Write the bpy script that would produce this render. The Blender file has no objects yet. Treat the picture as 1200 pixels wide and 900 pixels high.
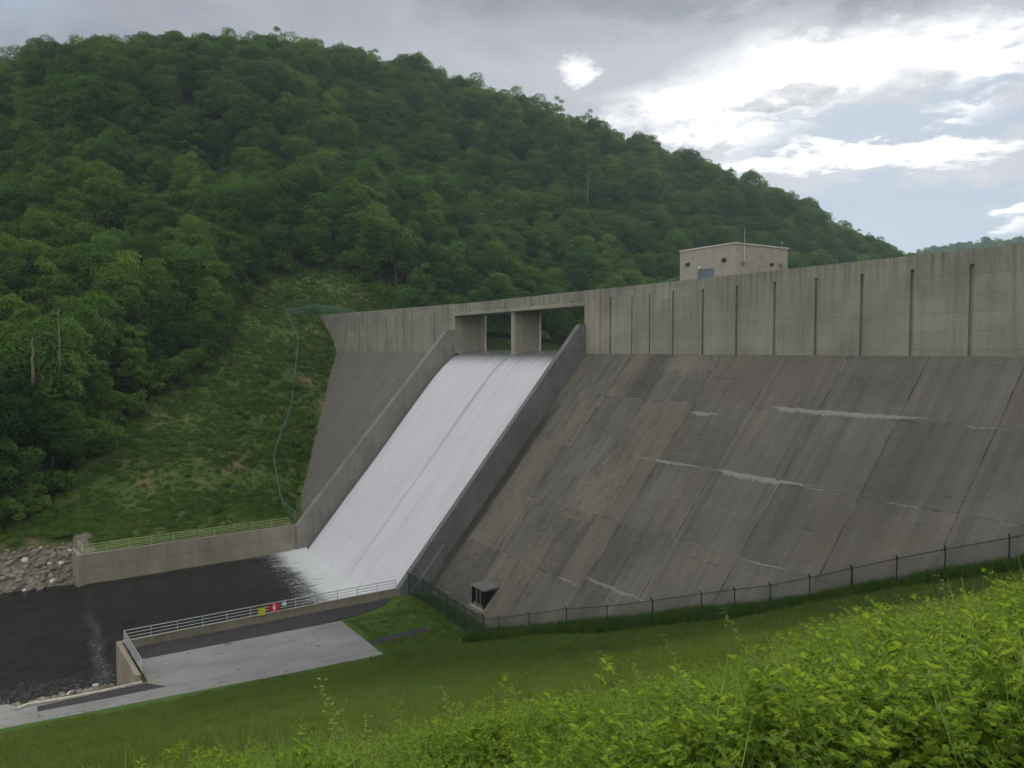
import bpy, bmesh, math, random
import numpy as np
from mathutils import Vector, Matrix
from math import sin, cos, atan, pi, radians

# ------------------------------------------------------------------ scene, camera, sky, sun
S = bpy.context.scene
COL = S.collection
S.render.engine = 'CYCLES'
S.cycles.use_denoising = True
try: S.cycles.denoiser = 'OPENIMAGEDENOISE'
except Exception: pass
S.cycles.max_bounces = 7; S.cycles.diffuse_bounces = 2; S.cycles.glossy_bounces = 2
S.cycles.use_adaptive_sampling = True; S.cycles.adaptive_threshold = .03
S.cycles.transmission_bounces = 4; S.cycles.transparent_max_bounces = 8; S.cycles.volume_bounces = 0
S.cycles.caustics_reflective = False; S.cycles.caustics_refractive = False
S.cycles.sample_clamp_indirect = 4
S.view_settings.view_transform = 'Standard'; S.view_settings.look = 'None'
S.view_settings.exposure = 0.55; S.view_settings.gamma = 1.0
S.view_settings.use_curve_mapping = False

cam_d = bpy.data.cameras.new('camera'); cam = bpy.data.objects.new('camera', cam_d); COL.objects.link(cam)
cam_d.sensor_width = 36; cam_d.lens = 27.0; cam_d.clip_start = 0.05; cam_d.clip_end = 8000
PITCH = atan(40 / 900.0)
cam.location = (0, 0, 0); cam.rotation_euler = (pi / 2 - PITCH, 0, 0)
S.camera = cam

SUN_EL, SUN_AZ = radians(27), radians(21)          # azimuth to the right of the view direction (+Y)
SUN_STRENGTH = 2.1
SKY_STRENGTH = 0.10
HAZE = .00014
sd = bpy.data.lights.new('sun', 'SUN'); sd.energy = SUN_STRENGTH; sd.angle = radians(9); sd.color = (1, .95, .87)
sun = bpy.data.objects.new('sun', sd); COL.objects.link(sun)
sv = Vector((sin(SUN_AZ) * cos(SUN_EL), cos(SUN_AZ) * cos(SUN_EL), sin(SUN_EL)))
sun.rotation_euler = sv.to_track_quat('Z', 'Y').to_euler(); sun.location = (40, 60, 120)


class NB:
    """small node builder"""
    def __init__(s, tree):
        s.t = tree; s.n = tree.nodes; s.l = tree.links
    def put(s, sock, v):
        if isinstance(v, bpy.types.NodeSocket): s.l.new(v, sock)
        elif v is not None:
            if sock.type == 'RGBA' and not isinstance(v, (int, float)) and len(v) == 3: v = (*v, 1)
            sock.default_value = v
    def new(s, typ, **k):
        n = s.n.new(typ)
        for a, b in k.items(): setattr(n, a, b)
        return n
    def m(s, op, a, b=None, c=None, clamp=False):
        n = s.new('ShaderNodeMath', operation=op, use_clamp=clamp)
        for i, v in enumerate((a, b, c)):
            if v is not None: s.put(n.inputs[i], v)
        return n.outputs[0]
    def vm(s, op, a, b=None, scale=None):
        n = s.new('ShaderNodeVectorMath', operation=op)
        s.put(n.inputs[0], a)
        if b is not None: s.put(n.inputs[1], b)
        if scale is not None: s.put(n.inputs[3], scale)
        return n.outputs[0]
    def noise(s, vec, scale, detail=4, rough=.55, dist=0.0, col=False):
        n = s.new('ShaderNodeTexNoise'); s.put(n.inputs['Vector'], vec); s.put(n.inputs['Scale'], scale)
        n.inputs['Detail'].default_value = detail; n.inputs['Roughness'].default_value = rough
        n.inputs['Distortion'].default_value = dist
        return n.outputs['Color' if col else 'Fac']
    def white(s, vec):
        n = s.new('ShaderNodeTexWhiteNoise', noise_dimensions='3D'); s.put(n.inputs['Vector'], vec)
        return n.outputs['Value']
    def vor(s, vec, scale, feature='F1', out='Distance'):
        n = s.new('ShaderNodeTexVoronoi', feature=feature); s.put(n.inputs['Vector'], vec); s.put(n.inputs['Scale'], scale)
        return n.outputs[out]
    def rng(s, v, a, b, c=0.0, d=1.0, smooth=False):
        n = s.new('ShaderNodeMapRange'); n.clamp = True
        if smooth: n.interpolation_type = 'SMOOTHSTEP'
        for i, q in enumerate((v, a, b, c, d)): s.put(n.inputs[i], q)
        return n.outputs[0]
    def mix(s, f, a, b, mode='MIX'):
        n = s.new('ShaderNodeMix', data_type='RGBA', blend_type=mode)
        s.put(n.inputs[0], f); s.put(n.inputs[6], a); s.put(n.inputs[7], b)
        return n.outputs[2]
    def mixf(s, f, a, b):
        n = s.new('ShaderNodeMix', data_type='FLOAT')
        s.put(n.inputs[0], f); s.put(n.inputs[2], a); s.put(n.inputs[3], b)
        return n.outputs[0]
    def sep(s, v):
        n = s.new('ShaderNodeSeparateXYZ'); s.put(n.inputs[0], v); return n.outputs
    def comb(s, x, y, z):
        n = s.new('ShaderNodeCombineXYZ')
        for i, v in enumerate((x, y, z)): s.put(n.inputs[i], v)
        return n.outputs[0]
    def map(s, v, scale=(1, 1, 1), loc=(0, 0, 0)):
        n = s.new('ShaderNodeMapping'); s.put(n.inputs[0], v); n.inputs['Scale'].default_value = scale
        n.inputs['Location'].default_value = loc
        return n.outputs[0]
    def obj(s): return s.new('ShaderNodeTexCoord').outputs['Object']
    def pos(s): return s.new('ShaderNodeNewGeometry').outputs['Position']
    def bump(s, h, strength=.3, dist=.1, normal=None):
        n = s.new('ShaderNodeBump'); n.inputs['Strength'].default_value = strength
        n.inputs['Distance'].default_value = dist; s.put(n.inputs['Height'], h)
        if normal is not None: s.put(n.inputs['Normal'], normal)
        return n.outputs[0]
    def add(s, *v):
        r = v[0]
        for q in v[1:]: r = s.m('ADD', r, q)
        return r
    def blob(s, x, y, cx, cy, rx, ry, p=1.0):
        """soft elliptical bump, 1 in the middle, 0 at the rim"""
        dx = s.m('DIVIDE', s.m('SUBTRACT', x, cx), rx); dy = s.m('DIVIDE', s.m('SUBTRACT', y, cy), ry)
        r = s.m('ADD', s.m('MULTIPLY', dx, dx), s.m('MULTIPLY', dy, dy))
        return s.m('SUBTRACT', 1.0, s.m('SQRT', r), clamp=True)


# ---- world: physical sky with a broken cloud deck (clouds are a function of direction, at infinity)
Wd = bpy.data.worlds.new('World'); S.world = Wd; Wd.use_nodes = True
Wd.cycles.sampling_method = 'MANUAL'; Wd.cycles.sample_map_resolution = 512
b = NB(Wd.node_tree)
for n_ in list(b.n): b.n.remove(n_)
sky = b.new('ShaderNodeTexSky', sky_type='NISHITA'); sky.sun_disc = False
sky.sun_elevation = SUN_EL; sky.sun_rotation = SUN_AZ; sky.air_density = 1.0; sky.dust_density = 2.0; sky.ozone_density = 1.0
dirv = b.new('ShaderNodeTexCoord').outputs['Generated']
dn = b.vm('NORMALIZE', dirv)
dx, dy, dz = b.sep(dn)
el = b.m('MULTIPLY', b.m('ARCSINE', dz), 57.2958)            # elevation in degrees
az = b.m('MULTIPLY', b.m('ARCTAN2', dx, dy), 57.2958)        # azimuth in degrees, + to the right
# cloud-layer coordinates (flattened towards the horizon)
dzc = b.m('ADD', b.m('MAXIMUM', dz, 0.0), 0.16)
lay = b.comb(b.m('DIVIDE', dx, dzc), b.m('DIVIDE', dy, dzc), 0.0)
n1 = b.noise(lay, 1.1, 8, .58, .25); n2 = b.noise(b.map(lay, loc=(7, 3, 0)), 3.2, 7, .6, .4)
n3 = b.noise(b.map(lay, loc=(2, 9, 4)), 9.0, 5, .6); n4 = b.noise(b.map(lay, loc=(5, 1, 2)), 6.0, 8, .68, .6)
wob = b.m('SUBTRACT', b.add(b.m('MULTIPLY', n2, .7), b.m('MULTIPLY', n3, .3)), .5)
azw = b.m('ADD', az, b.m('MULTIPLY', wob, 22)); elw = b.m('ADD', el, b.m('MULTIPLY', b.m('SUBTRACT', n2, .5), 5))
elw = b.m('ADD', elw, b.m('MULTIPLY', b.m('SUBTRACT', n3, .5), 3.4))
def addblobs(lst, x, y):
    r = None
    for (cx, cy, rx, ry, a) in lst:
        q = b.m('MULTIPLY', b.blob(x, y, cx, cy, rx, ry), a)
        r = q if r is None else b.m('ADD', r, q)
    return r
# where the sun burns through the deck
bright = addblobs([(11.5, 16.4, 7.5, 2.6, 1.1), (18.5, 18.0, 8, 3.4, 1.2), (25.5, 18.8, 8, 2.6, 1.0), (31.5, 17.6, 5, 1.6, .9), 
                   (20, 12.9, 8, 1.1, 1.1), (29, 12.6, 9, 1.0, 1.0), (34.5, 9.0, 3.2, 1.5, 1.0), (31, 15.2, 4.5, .9, .8), (15, 14.6, 7, 1.0, .9)], azw, elw)
bright = b.m('ADD', bright, b.m('MULTIPLY', b.m('SUBTRACT', n4, .5), b.rng(bright, .02, .2, 0, .9)))
bright = b.m('POWER', b.rng(bright, .0, .85, 0, 1), 1.2)
spot = b.blob(b.m('ADD', az, b.m('MULTIPLY', b.m('SUBTRACT', n4, .5), 5)), b.m('ADD', el, b.m('MULTIPLY', b.m('SUBTRACT', n3, .5), 3)), 4.9, 19.4, 1.4, 1.05)
bright = b.m('MAXIMUM', bright, b.rng(spot, .05, .8))
# blue gaps low on the right, thin patch at the far left
gap = addblobs([(27, 14.6, 12, 1.5, 1.8), (25, 7.6, 12, 4.4, 2.2), (15, 15.4, 6, .9, 1.0), (31, 16.4, 4, 1.0, .9), (-33, 22, 9, 6, .5), (60, 8, 26, 9, 1.1)], azw, elw)
gap = b.rng(gap, .12, .55, 0, 1, True)
cover = b.rng(n1, .30, .55, .80, 1.0)
cover = b.m('MULTIPLY', cover, b.m('SUBTRACT', 1.0, b.m('MULTIPLY', gap, .93)))
grey = b.mix(b.rng(b.add(b.m('MULTIPLY', n1, .6), b.m('MULTIPLY', n2, .4)), .38, .62), (1.9, 1.95, 2.25), (3.1, 3.15, 3.45))
toward = b.blob(az, el, 24, 12, 46, 24)
grey = b.mix(b.m('MULTIPLY', toward, .75), grey, (5.6, 5.6, 5.8))
shade = addblobs([(2, 27, 16, 7, 1.2), (27, 25, 16, 4, 1.5), (13, 25, 12, 4, .9), (20, 17.0, 5, 1.2, 1.1), (24, 9.8, 7, 1.4, .9), (11, 15.6, 5, 1.2, .6)], azw, elw)
shade = b.m('MULTIPLY', b.rng(shade, .05, .6, 0, .9), b.rng(n2, .35, .6, .45, 1))
grey = b.mix(shade, grey, (1.75, 1.8, 2.05))
# unseen clouds opposite the sun, brightened to light the dam face and crest wall
back = b.rng(b.m('ABSOLUTE', b.m('SUBTRACT', b.m('ABSOLUTE', b.m('SUBTRACT', az, 21)), 180)), 115, 20, 0, 1, True)
grey = b.mix(b.m('MULTIPLY', back, b.rng(n1, .35, .6, .95, .6)), grey, (14.0, 13.8, 13.6))
cloud = b.mix(b.m('MULTIPLY', bright, b.m('SUBTRACT', 1.0, b.m('MULTIPLY', shade, .8))), grey, (10.0, 9.8, 9.6))
clear = b.mix(.97, sky.outputs[0], (2.9, 3.5, 4.35))
skyc = b.mix(b.m('MAXIMUM', cover, bright), clear, cloud)
bg = b.new('ShaderNodeBackground'); b.put(bg.inputs[0], skyc); bg.inputs[1].default_value = SKY_STRENGTH
wo = b.new('ShaderNodeOutputWorld'); b.l.new(bg.outputs[0], wo.inputs[0])

# ------------------------------------------------------------------ frames of reference
TH = atan(562 / 900.0)
D = np.array([sin(TH), -cos(TH)])                 # along the dam axis, towards the near (right) bank
N = np.array([-cos(TH), -sin(TH)])                # downstream
O = np.array([9.7, 100.4])
def W(a, bb, z=0.0):
    return Vector((O[0] + a * D[0] + bb * N[0], O[1] + a * D[1] + bb * N[1], z))
def AB(X, Y):
    qx, qy = X - O[0], Y - O[1]
    return qx * D[0] + qy * D[1], qx * N[0] + qy * N[1]
DAM = Matrix.Translation((O[0], O[1], 0)) @ Matrix.Rotation(math.atan2(N[1], N[0]), 4, 'Z')   # local x = downstream b, y = along a
def proj(P):
    Y = P[1] * cos(PITCH) - P[2] * sin(PITCH); h = P[1] * sin(PITCH) + P[2] * cos(PITCH)
    return 600 + 900 * P[0] / Y, 450 - 900 * h / Y

# ------------------------------------------------------------------ materials
def mat(name):
    m = bpy.data.materials.new(name); m.use_nodes = True
    m.node_tree.nodes.clear(); nb = NB(m.node_tree)
    o = nb.new('ShaderNodeOutputMaterial'); nb.out = o
    return m, nb
def finish(nb, col, rough=.8, normal=None, spec=.3, metal=0.0):
    p = nb.new('ShaderNodeBsdfPrincipled'); nb.put(p.inputs['Base Color'], col); nb.put(p.inputs['Roughness'], rough)
    nb.put(p.inputs['Specular IOR Level'], spec); nb.put(p.inputs['Metallic'], metal)
    if normal is not None: nb.put(p.inputs['Normal'], normal)
    nb.l.new(p.outputs[0], nb.out.inputs[0]); return p
def simple(name, col, rough=.6, var=.15, scale=6, spec=.3, metal=0.0, bump=.1):
    m, nb = mat(name); v = nb.obj(); n = nb.noise(v, scale, 5, .6)
    dark = tuple(c * (1 - var * 1.6) for c in col); lite = tuple(min(1, c * (1 + var)) for c in col)
    finish(nb, nb.mix(nb.rng(n, .3, .7), dark, lite), rough, nb.bump(n, bump, .02), spec, metal); return m
def leafmat(name, c1, c2, trans=.35, rough=.55, nscale=.35, spec=.25, tcol=None):
    m, nb = mat(name); rnd = nb.new('ShaderNodeObjectInfo').outputs['Random']
    n = nb.noise(nb.pos(), nscale, 3, .6)
    f = nb.m('ADD', nb.m('MULTIPLY', rnd, .75), nb.m('MULTIPLY', nb.rng(n, .3, .7), .4), clamp=True)
    col = nb.mix(f, c1, c2)
    # fresh / dull hue shift
    r2 = nb.m('FRACT', nb.m('MULTIPLY', rnd, 17.3))
    col = nb.mix(nb.m('MULTIPLY', nb.rng(r2, .62, .95), .6), col, (c2[0] * 1.5, c2[1] * 1.22, c2[2] * 1.0))
    r3 = nb.m('FRACT', nb.m('MULTIPLY', rnd, 53.7))
    col = nb.mix(nb.m('MULTIPLY', nb.rng(r3, .7, .95), .5), col, (c1[0] * .75, c1[1] * .8, c1[2] * 1.25))
    p = nb.new('ShaderNodeBsdfPrincipled'); nb.put(p.inputs['Base Color'], col); p.inputs['Roughness'].default_value = rough
    p.inputs['Specular IOR Level'].default_value = spec
    t = nb.new('ShaderNodeBsdfTranslucent'); nb.put(t.inputs[0], nb.mix(.6, col, tcol or (c2[0] * 2.4, c2[1] * 1.9, c2[2] * .8)))
    ms = nb.new('ShaderNodeMixShader'); ms.inputs[0].default_value = trans
    nb.l.new(p.outputs[0], ms.inputs[1]); nb.l.new(t.outputs[0], ms.inputs[2]); nb.l.new(ms.outputs[0], nb.out.inputs[0])
    return m

def concrete_wall(name, base=(.275, .265, .215), lift=1.45, panel=4.65, stain=1.0):
    """board-marked crest wall: local x=b, y=a, z"""
    m, nb = mat(name); v = nb.obj(); x, y, z = nb.sep(v)
    big = nb.noise(nb.map(v, (.5, .22, .22)), 1.0, 5, .6); fine = nb.noise(v, 3.0, 6, .7)
    streak = nb.noise(nb.map(v, (1.6, 1.6, .07)), 1.0, 5, .65)
    row = nb.m('FLOOR', nb.m('DIVIDE', z, lift)); colm = nb.m('FLOOR', nb.m('DIVIDE', y, panel))
    cell = nb.white(nb.comb(colm, row, 3.0))
    c = nb.mix(nb.rng(big, .3, .7), tuple(q * .72 for q in base), tuple(q * 1.16 for q in base))
    c = nb.mix(nb.m('MULTIPLY', cell, .30), c, tuple(q * .62 for q in base))
    c = nb.mix(nb.m('MULTIPLY', nb.rng(streak, .5, .72), .34 * stain), c, (.075, .072, .062))
    # drip stains below the coping
    drip = nb.m('MULTIPLY', nb.rng(z, 3.5, 7.6), nb.rng(nb.noise(nb.map(v, (2.5, 2.5, .1)), 1.0, 4, .6), .46, .66))
    c = nb.mix(nb.m('MULTIPLY', drip, .55 * stain), c, (.05, .048, .042))
    line = nb.rng(nb.m('ABSOLUTE', nb.m('SUBTRACT', nb.m('FRACT', nb.m('DIVIDE', z, lift)), .5)), .475, .495)
    c = nb.mix(nb.m('MULTIPLY', line, .35), c, (.08, .078, .07))
    c = nb.mix(nb.m('MULTIPLY', nb.rng(fine, .45, .8), .3), c, tuple(q * 1.3 for q in base))
    h = nb.m('SUBTRACT', nb.m('MULTIPLY', fine, .5), nb.m('MULTIPLY', line, .6))
    finish(nb, c, .88, nb.bump(h, .35, .05), .2); return m

def concrete_face(name):
    """weathered downstream face. local x=b, y=a, z; monolith joints each 7.3 m, lifts each 5.5 m"""
    m, nb = mat(name); v = nb.obj(); x, y, z = nb.sep(v)
    s = nb.m('MULTIPLY', x, 1.53)                                     # distance down the slope
    uv = nb.comb(y, s, 0.0)
    wig = nb.m('MULTIPLY', nb.m('SUBTRACT', nb.noise(uv, .5, 4, .6), .5), .55)
    zl = nb.m('DIVIDE', nb.add(z, wig), 5.52); yl = nb.m('DIVIDE', nb.m('SUBTRACT', nb.add(y, nb.m('MULTIPLY', wig, .25)), 1.8), 7.25)
    cell = nb.white(nb.comb(nb.m('FLOOR', yl), nb.m('FLOOR', zl), 7.0))
    cell2 = nb.white(nb.comb(nb.m('FLOOR', nb.m('MULTIPLY', yl, 2.0)), nb.m('FLOOR', nb.m('MULTIPLY', zl, 1.0)), 19.0))
    near = nb.m('MULTIPLY', nb.rng(y, 5, 36, 1.0, .22), nb.rng(y, -20, -10, .45, 1))                                # blotchier beside the chute
    big = nb.noise(nb.map(uv, (.16, .10, 1)), 1.0, 6, .62); med = nb.noise(nb.map(uv, (.9, .35, 1)), 1.0, 6, .66, .3)
    fine = nb.noise(uv, 5.0, 6, .7); streak = nb.noise(nb.map(uv, (1.5, .045, 1)), 1.0, 5, .6)
    streak2 = nb.noise(nb.map(uv, (4.5, .09, 1), (5, 2, 0)), 1.0, 4, .6)
    A, Bc, Cc = (.088, .085, .072), (.166, .157, .130), (.235, .212, .163)
    c = nb.mix(nb.rng(big, .32, .68), A, Bc)
    c = nb.mix(nb.m('MULTIPLY', cell, .46), c, (.098, .088, .073))
    c = nb.mix(nb.m('MULTIPLY', nb.rng(cell2, .55, .6), nb.m('MULTIPLY', near, .6)), c, (.165, .145, .110))
    c = nb.mix(nb.m('MULTIPLY', nb.rng(cell2, .25, .2), nb.m('MULTIPLY', near, .55)), c, (.056, .053, .044))
    c = nb.mix(nb.m('MULTIPLY', nb.rng(med, .5, .68), nb.m('MULTIPLY', near, .7)), c, (.052, .050, .042))
    c = nb.mix(nb.m('MULTIPLY', nb.rng(streak, .44, .66), .38), c, (.048, .046, .042))
    c = nb.mix(nb.m('MULTIPLY', nb.rng(streak2, .52, .72), .22), c, (.165, .152, .125))
    c = nb.mix(nb.m('MULTIPLY', nb.rng(fine, .45, .75), .35), c, nb.mix(.5, c, Cc))
    # light scoured patches
    def patch(cy, cz, ry, rz, amt, col, thr=.45, sc=2.4):
        nonlocal c
        bl = nb.blob(y, z, cy, cz, ry, rz)
        nn = nb.noise(nb.comb(y, nb.m('MULTIPLY', z, 1.5), 1.0), sc, 8, .78, .8)
        f = nb.rng(nb.add(nb.m('MULTIPLY', bl, .8), nb.m('MULTIPLY', nb.m('SUBTRACT', nn, .5), 2.4)), thr - .10, thr + .14)
        c = nb.mix(nb.m('MULTIPLY', f, amt), c, col)
    patch(19.5, -1.6, 6.5, 1.9, .55, (.20, .185, .15), .35)
    patch(17.3, -15.0, 5.5, 5.0, .6, (.19, .165, .125), .42, .9)
    patch(15.5, -21, 6, 4.5, .45, (.165, .145, .11), .5)
    patch(13.5, -3.8, 4.5, 1.6, .5, (.05, .048, .043), .7)
    patch(12.5, -18.5, 3.5, 4, .6, (.050, .048, .040), .75, 1.6)
    patch(11.8, -24.5, 4.0, 2.4, .5, (.055, .052, .044), .7)
    patch(12.5, -8.8, 4.5, 2.6, .6, (.055, .052, .046), .75, 1.6)
    patch(22, -9, 5, 5, .45, (.15, .118, .092), .45, .8); patch(48, -14, 9, 4, .4, (.135, .105, .085), .5, .6); patch(41, -1.6, 9, 2.0, .4, (.15, .14, .12), .55)
    patch(5, -16, 3.4, 16, .5, (.155, .137, .108), .35, .3)
    left = nb.rng(y, -20, -10, .55, 0)
    c = nb.mix(left, c, (.17, .16, .135))
    # joints and lift lines
    lz = nb.m('ABSOLUTE', nb.m('SUBTRACT', nb.m('FRACT', nb.m('ADD', zl, .5)), .5))        # 0 on the lift line
    ly = nb.m('ABSOLUTE', nb.m('SUBTRACT', nb.m('FRACT', nb.m('ADD', yl, .5)), .5))
    crack = nb.m('MAXIMUM', nb.rng(lz, .014, .005), nb.rng(ly, .012, .005))
    cf = nb.m('MULTIPLY', crack, nb.rng(med, .38, .62, .05, .75))
    c = nb.mix(cf, c, (.028, .027, .024))
    fan = nb.noise(nb.comb(y, nb.m('MULTIPLY', z, .35), 9.0), 1.9, 5, .7)
    lime_on = nb.noise(nb.comb(nb.m('MULTIPLY', y, .16), nb.m('FLOOR', nb.m('ADD', zl, .5)), 4.0), 1.0, 3, .7)
    wdt = nb.m('MULTIPLY', nb.rng(lime_on, .50, .70), nb.rng(fan, .40, .72, .2, 1.0))
    below = nb.m('FRACT', nb.m('ADD', nb.m('MULTIPLY', zl, -1.0), 0.012))                   # distance below the line
    lime = nb.rng(nb.m('SUBTRACT', nb.m('MULTIPLY', wdt, .06), below), -.004, .012)
    c = nb.mix(nb.m('MULTIPLY', lime, .62), c, (.34, .335, .30))
    hair = nb.m('MULTIPLY', nb.rng(lz, .006, .002), nb.rng(lime_on, .40, .55))
    c = nb.mix(nb.m('MULTIPLY', hair, .55), c, (.30, .29, .26))
    hairy = nb.m('MULTIPLY', nb.rng(ly, .009, .003), nb.rng(nb.noise(uv, .22, 3, .6), .56, .66))
    c = nb.mix(nb.m('MULTIPLY', hairy, .6), c, (.32, .31, .28))
    zh = nb.m('DIVIDE', nb.add(z, nb.m('MULTIPLY', wig, 1.3)), 1.84)
    lh = nb.m('ABSOLUTE', nb.m('SUBTRACT', nb.m('FRACT', zh), .5)); on2 = nb.noise(nb.comb(nb.m('MULTIPLY', y, .13), nb.m('FLOOR', zh), 8.0), 1.0, 3, .7)
    c = nb.mix(nb.m('MULTIPLY', nb.m('MULTIPLY', nb.rng(lh, .016, .004), nb.rng(on2, .50, .60)), .5), c, (.22, .21, .185))
    c = nb.mix(nb.m('MULTIPLY', nb.m('MULTIPLY', nb.rng(lh, .030, .008), nb.rng(on2, .44, .38)), .6), c, (.032, .031, .028))
    # the three well-marked lime runs
    def run(y0, y1, z0, thick, amt=.75):
        nonlocal c
        nn = nb.noise(nb.comb(y, nb.m('MULTIPLY', z, .5), z0), 1.1, 6, .75)
        top = nb.m('ADD', z0, nb.m('MULTIPLY', nb.m('SUBTRACT', nn, .5), .5))
        up = nb.rng(nb.m('SUBTRACT', top, z), -.02, .05)
        tooth = nb.noise(nb.comb(nb.m('MULTIPLY', y, 3.2), nb.m('MULTIPLY', z, .25), z0), 1.0, 4, .75)
        lo = nb.m('MULTIPLY', nb.m('MULTIPLY', tooth, thick * 2.0), nb.m('MULTIPLY', nb.rng(y, y0, y0 + 1.3), nb.rng(y, y1, y1 - 4.5)))
        dn_ = nb.rng(nb.m('SUBTRACT', nb.m('ADD', z, lo), top), -.03, .04)
        c = nb.mix(nb.m('MULTIPLY', nb.m('MULTIPLY', up, dn_), amt), c, (.30, .295, .265))
    run(33.0, 48.0, -5.15, .36, .6); run(23.8, 28.0, -6.2, .62, .6); run(22.5, 30.6, -10.85, .24, .6); run(31.0, 41.5, -10.8, .38, .6); run(23, 33, -21.2, .2, .5)
    # dark strip at the foot of the chute wall
    foot_strip = nb.m('MULTIPLY', nb.rng(nb.m('ADD', y, nb.m('MULTIPLY', wig, 1.5)), 1.9, 1.5), nb.m('MULTIPLY', nb.rng(z, -6, -9), nb.rng(y, -1, 0)))
    c = nb.mix(nb.m('MULTIPLY', foot_strip, .8), c, (.035, .034, .030))
    h = nb.add(nb.m('MULTIPLY', fine, .4), nb.m('MULTIPLY', med, .6), nb.m('MULTIPLY', crack, -1.0), nb.m('MULTIPLY', lime, .4))
    finish(nb, c, .9, nb.bump(h, .5, .08), .18); return m

M = {}
M['wall'] = concrete_wall('crest_wall_concrete')
M['pier'] = concrete_wall('pier_concrete', (.33, .305, .24), 2.6, 9.0, .9)
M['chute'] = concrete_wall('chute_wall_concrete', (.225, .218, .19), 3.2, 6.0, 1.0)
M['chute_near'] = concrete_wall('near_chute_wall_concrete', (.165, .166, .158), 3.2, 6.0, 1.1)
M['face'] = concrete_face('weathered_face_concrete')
M['bank_wall'] = concrete_wall('bank_wall_concrete', (.31, .275, .215), 2.9, 6.0, 1.0)
M['lite_conc'] = simple('pale_concrete', (.42, .40, .33), .85, .18, 2.0, .2)
M['stucco'] = simple('tan_render', (.35, .32, .265), .9, .10, 1.5, .2)
M['copings'] = simple('metal_coping', (.55, .52, .46), .5, .1, 2)
M['steel'] = simple('galvanised_steel', (.46, .48, .46), .45, .15, 9, .5, .3)
M['bare_steel'] = simple('dull_steel_post', (.22, .23, .23), .5, .15, 9, .5, .3)
M['yellow_rail'] = simple('yellow_green_paint', (.40, .47, .20), .6, .2, 4)
M['lit_edge'] = simple('pale_lit_edge', (.62, .60, .52), .6, .12, 3)  # pale tone carries the sunlight on the upstream edges
M['door'] = simple('grey_blue_door', (.13, .17, .19), .5, .1, 3)
M['dark'] = simple('dark_opening', (.012, .012, .011), .9, .1, 2)
M['lamp'] = simple('bronze_lamp_housing', (.05, .045, .04), .5, .1, 6)
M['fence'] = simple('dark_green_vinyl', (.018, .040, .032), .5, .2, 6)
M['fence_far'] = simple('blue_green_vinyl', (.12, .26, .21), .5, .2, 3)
M['red'] = simple('red_sign_paint', (.55, .02, .03), .5, .08, 6)
M['yellow'] = simple('yellow_green_sign_paint', (.50, .52, .05), .5, .08, 6)
M['white'] = simple('white_paint', (.78, .78, .76), .5, .06, 6)
M['bark'] = simple('bark', (.085, .068, .05), .95, .35, 5, .1, 0, .5)
M['grey_bark'] = simple('weathered_dead_wood', (.17, .15, .125), .95, .25, 5, .1, 0, .4)
M['asphalt'] = simple('dark_asphalt', (.050, .047, .048), .9, .22, 1.6, .2, 0, .3)
M['stem'] = simple('green_stem', (.16, .22, .06), .7, .2, 8)

def pavement():
    m, nb = mat('pale_chipseal_paving'); v = nb.obj()
    big = nb.noise(nb.map(v, (.12, .35, 1)), 1.0, 6, .65, .4); fine = nb.noise(v, 14, 6, .75); mid = nb.noise(v, 1.2, 5, .6)
    c = nb.mix(nb.rng(big, .35, .65), (.185, .187, .178), (.27, .27, .255))
    c = nb.mix(nb.m('MULTIPLY', nb.rng(mid, .55, .75), .35), c, (.10, .10, .094))
    c = nb.mix(nb.m('MULTIPLY', fine, .35), c, (.23, .23, .22))
    crackd = nb.vor(nb.vm('ADD', nb.map(v, (.12, .28, 1)), nb.vm('SCALE', nb.noise(v, .8, 4, .6, 0, True), scale=.35)), 1.0, 'DISTANCE_TO_EDGE')
    c = nb.mix(nb.m('MULTIPLY', nb.rng(crackd, .012, .004), nb.rng(mid, .45, .6)), c, (.08, .08, .075))
    finish(nb, c, .92, nb.bump(fine, .3, .03), .2); return m
M['pave'] = pavement()

def groundmat():
    m, nb = mat('turf_and_soil'); p = nb.pos()
    at = nb.new('ShaderNodeAttribute', attribute_name='zone'); zr, zg, zb = nb.sep(at.outputs['Vector'])
    n1 = nb.noise(p, .11, 5, .6); n2 = nb.noise(p, .9, 6, .65); n3 = nb.noise(p, 7, 5, .7)
    g = nb.mix(nb.rng(n1, .35, .65), (.042, .100, .016), (.078, .135, .032))
    g = nb.mix(nb.m('MULTIPLY', nb.rng(n2, .45, .7), .5), g, (.11, .145, .045))
    g = nb.mix(nb.m('MULTIPLY', n3, .25), g, (.035, .065, .014))
    mdw = nb.mix(nb.rng(n2, .35, .65), (.048, .090, .020), (.100, .135, .038))
    mdw = nb.mix(nb.rng(nb.noise(p, .17, 6, .7), .55, .66), mdw, (.21, .155, .085))
    flo = nb.mix(n2, (.026, .040, .012), (.045, .062, .020))
    bed = nb.mix(nb.vor(p, 1.6, 'F1', 'Color'), (.12, .105, .085), (.24, .21, .17))
    c = nb.mix(zr, g, mdw); c = nb.mix(zg, c, flo); c = nb.mix(zb, c, bed)
    finish(nb, c, .95, nb.bump(nb.add(n2, nb.m('MULTIPLY', n3, .5)), .6, .25), .1); return m
M['ground'] = groundmat()

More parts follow.
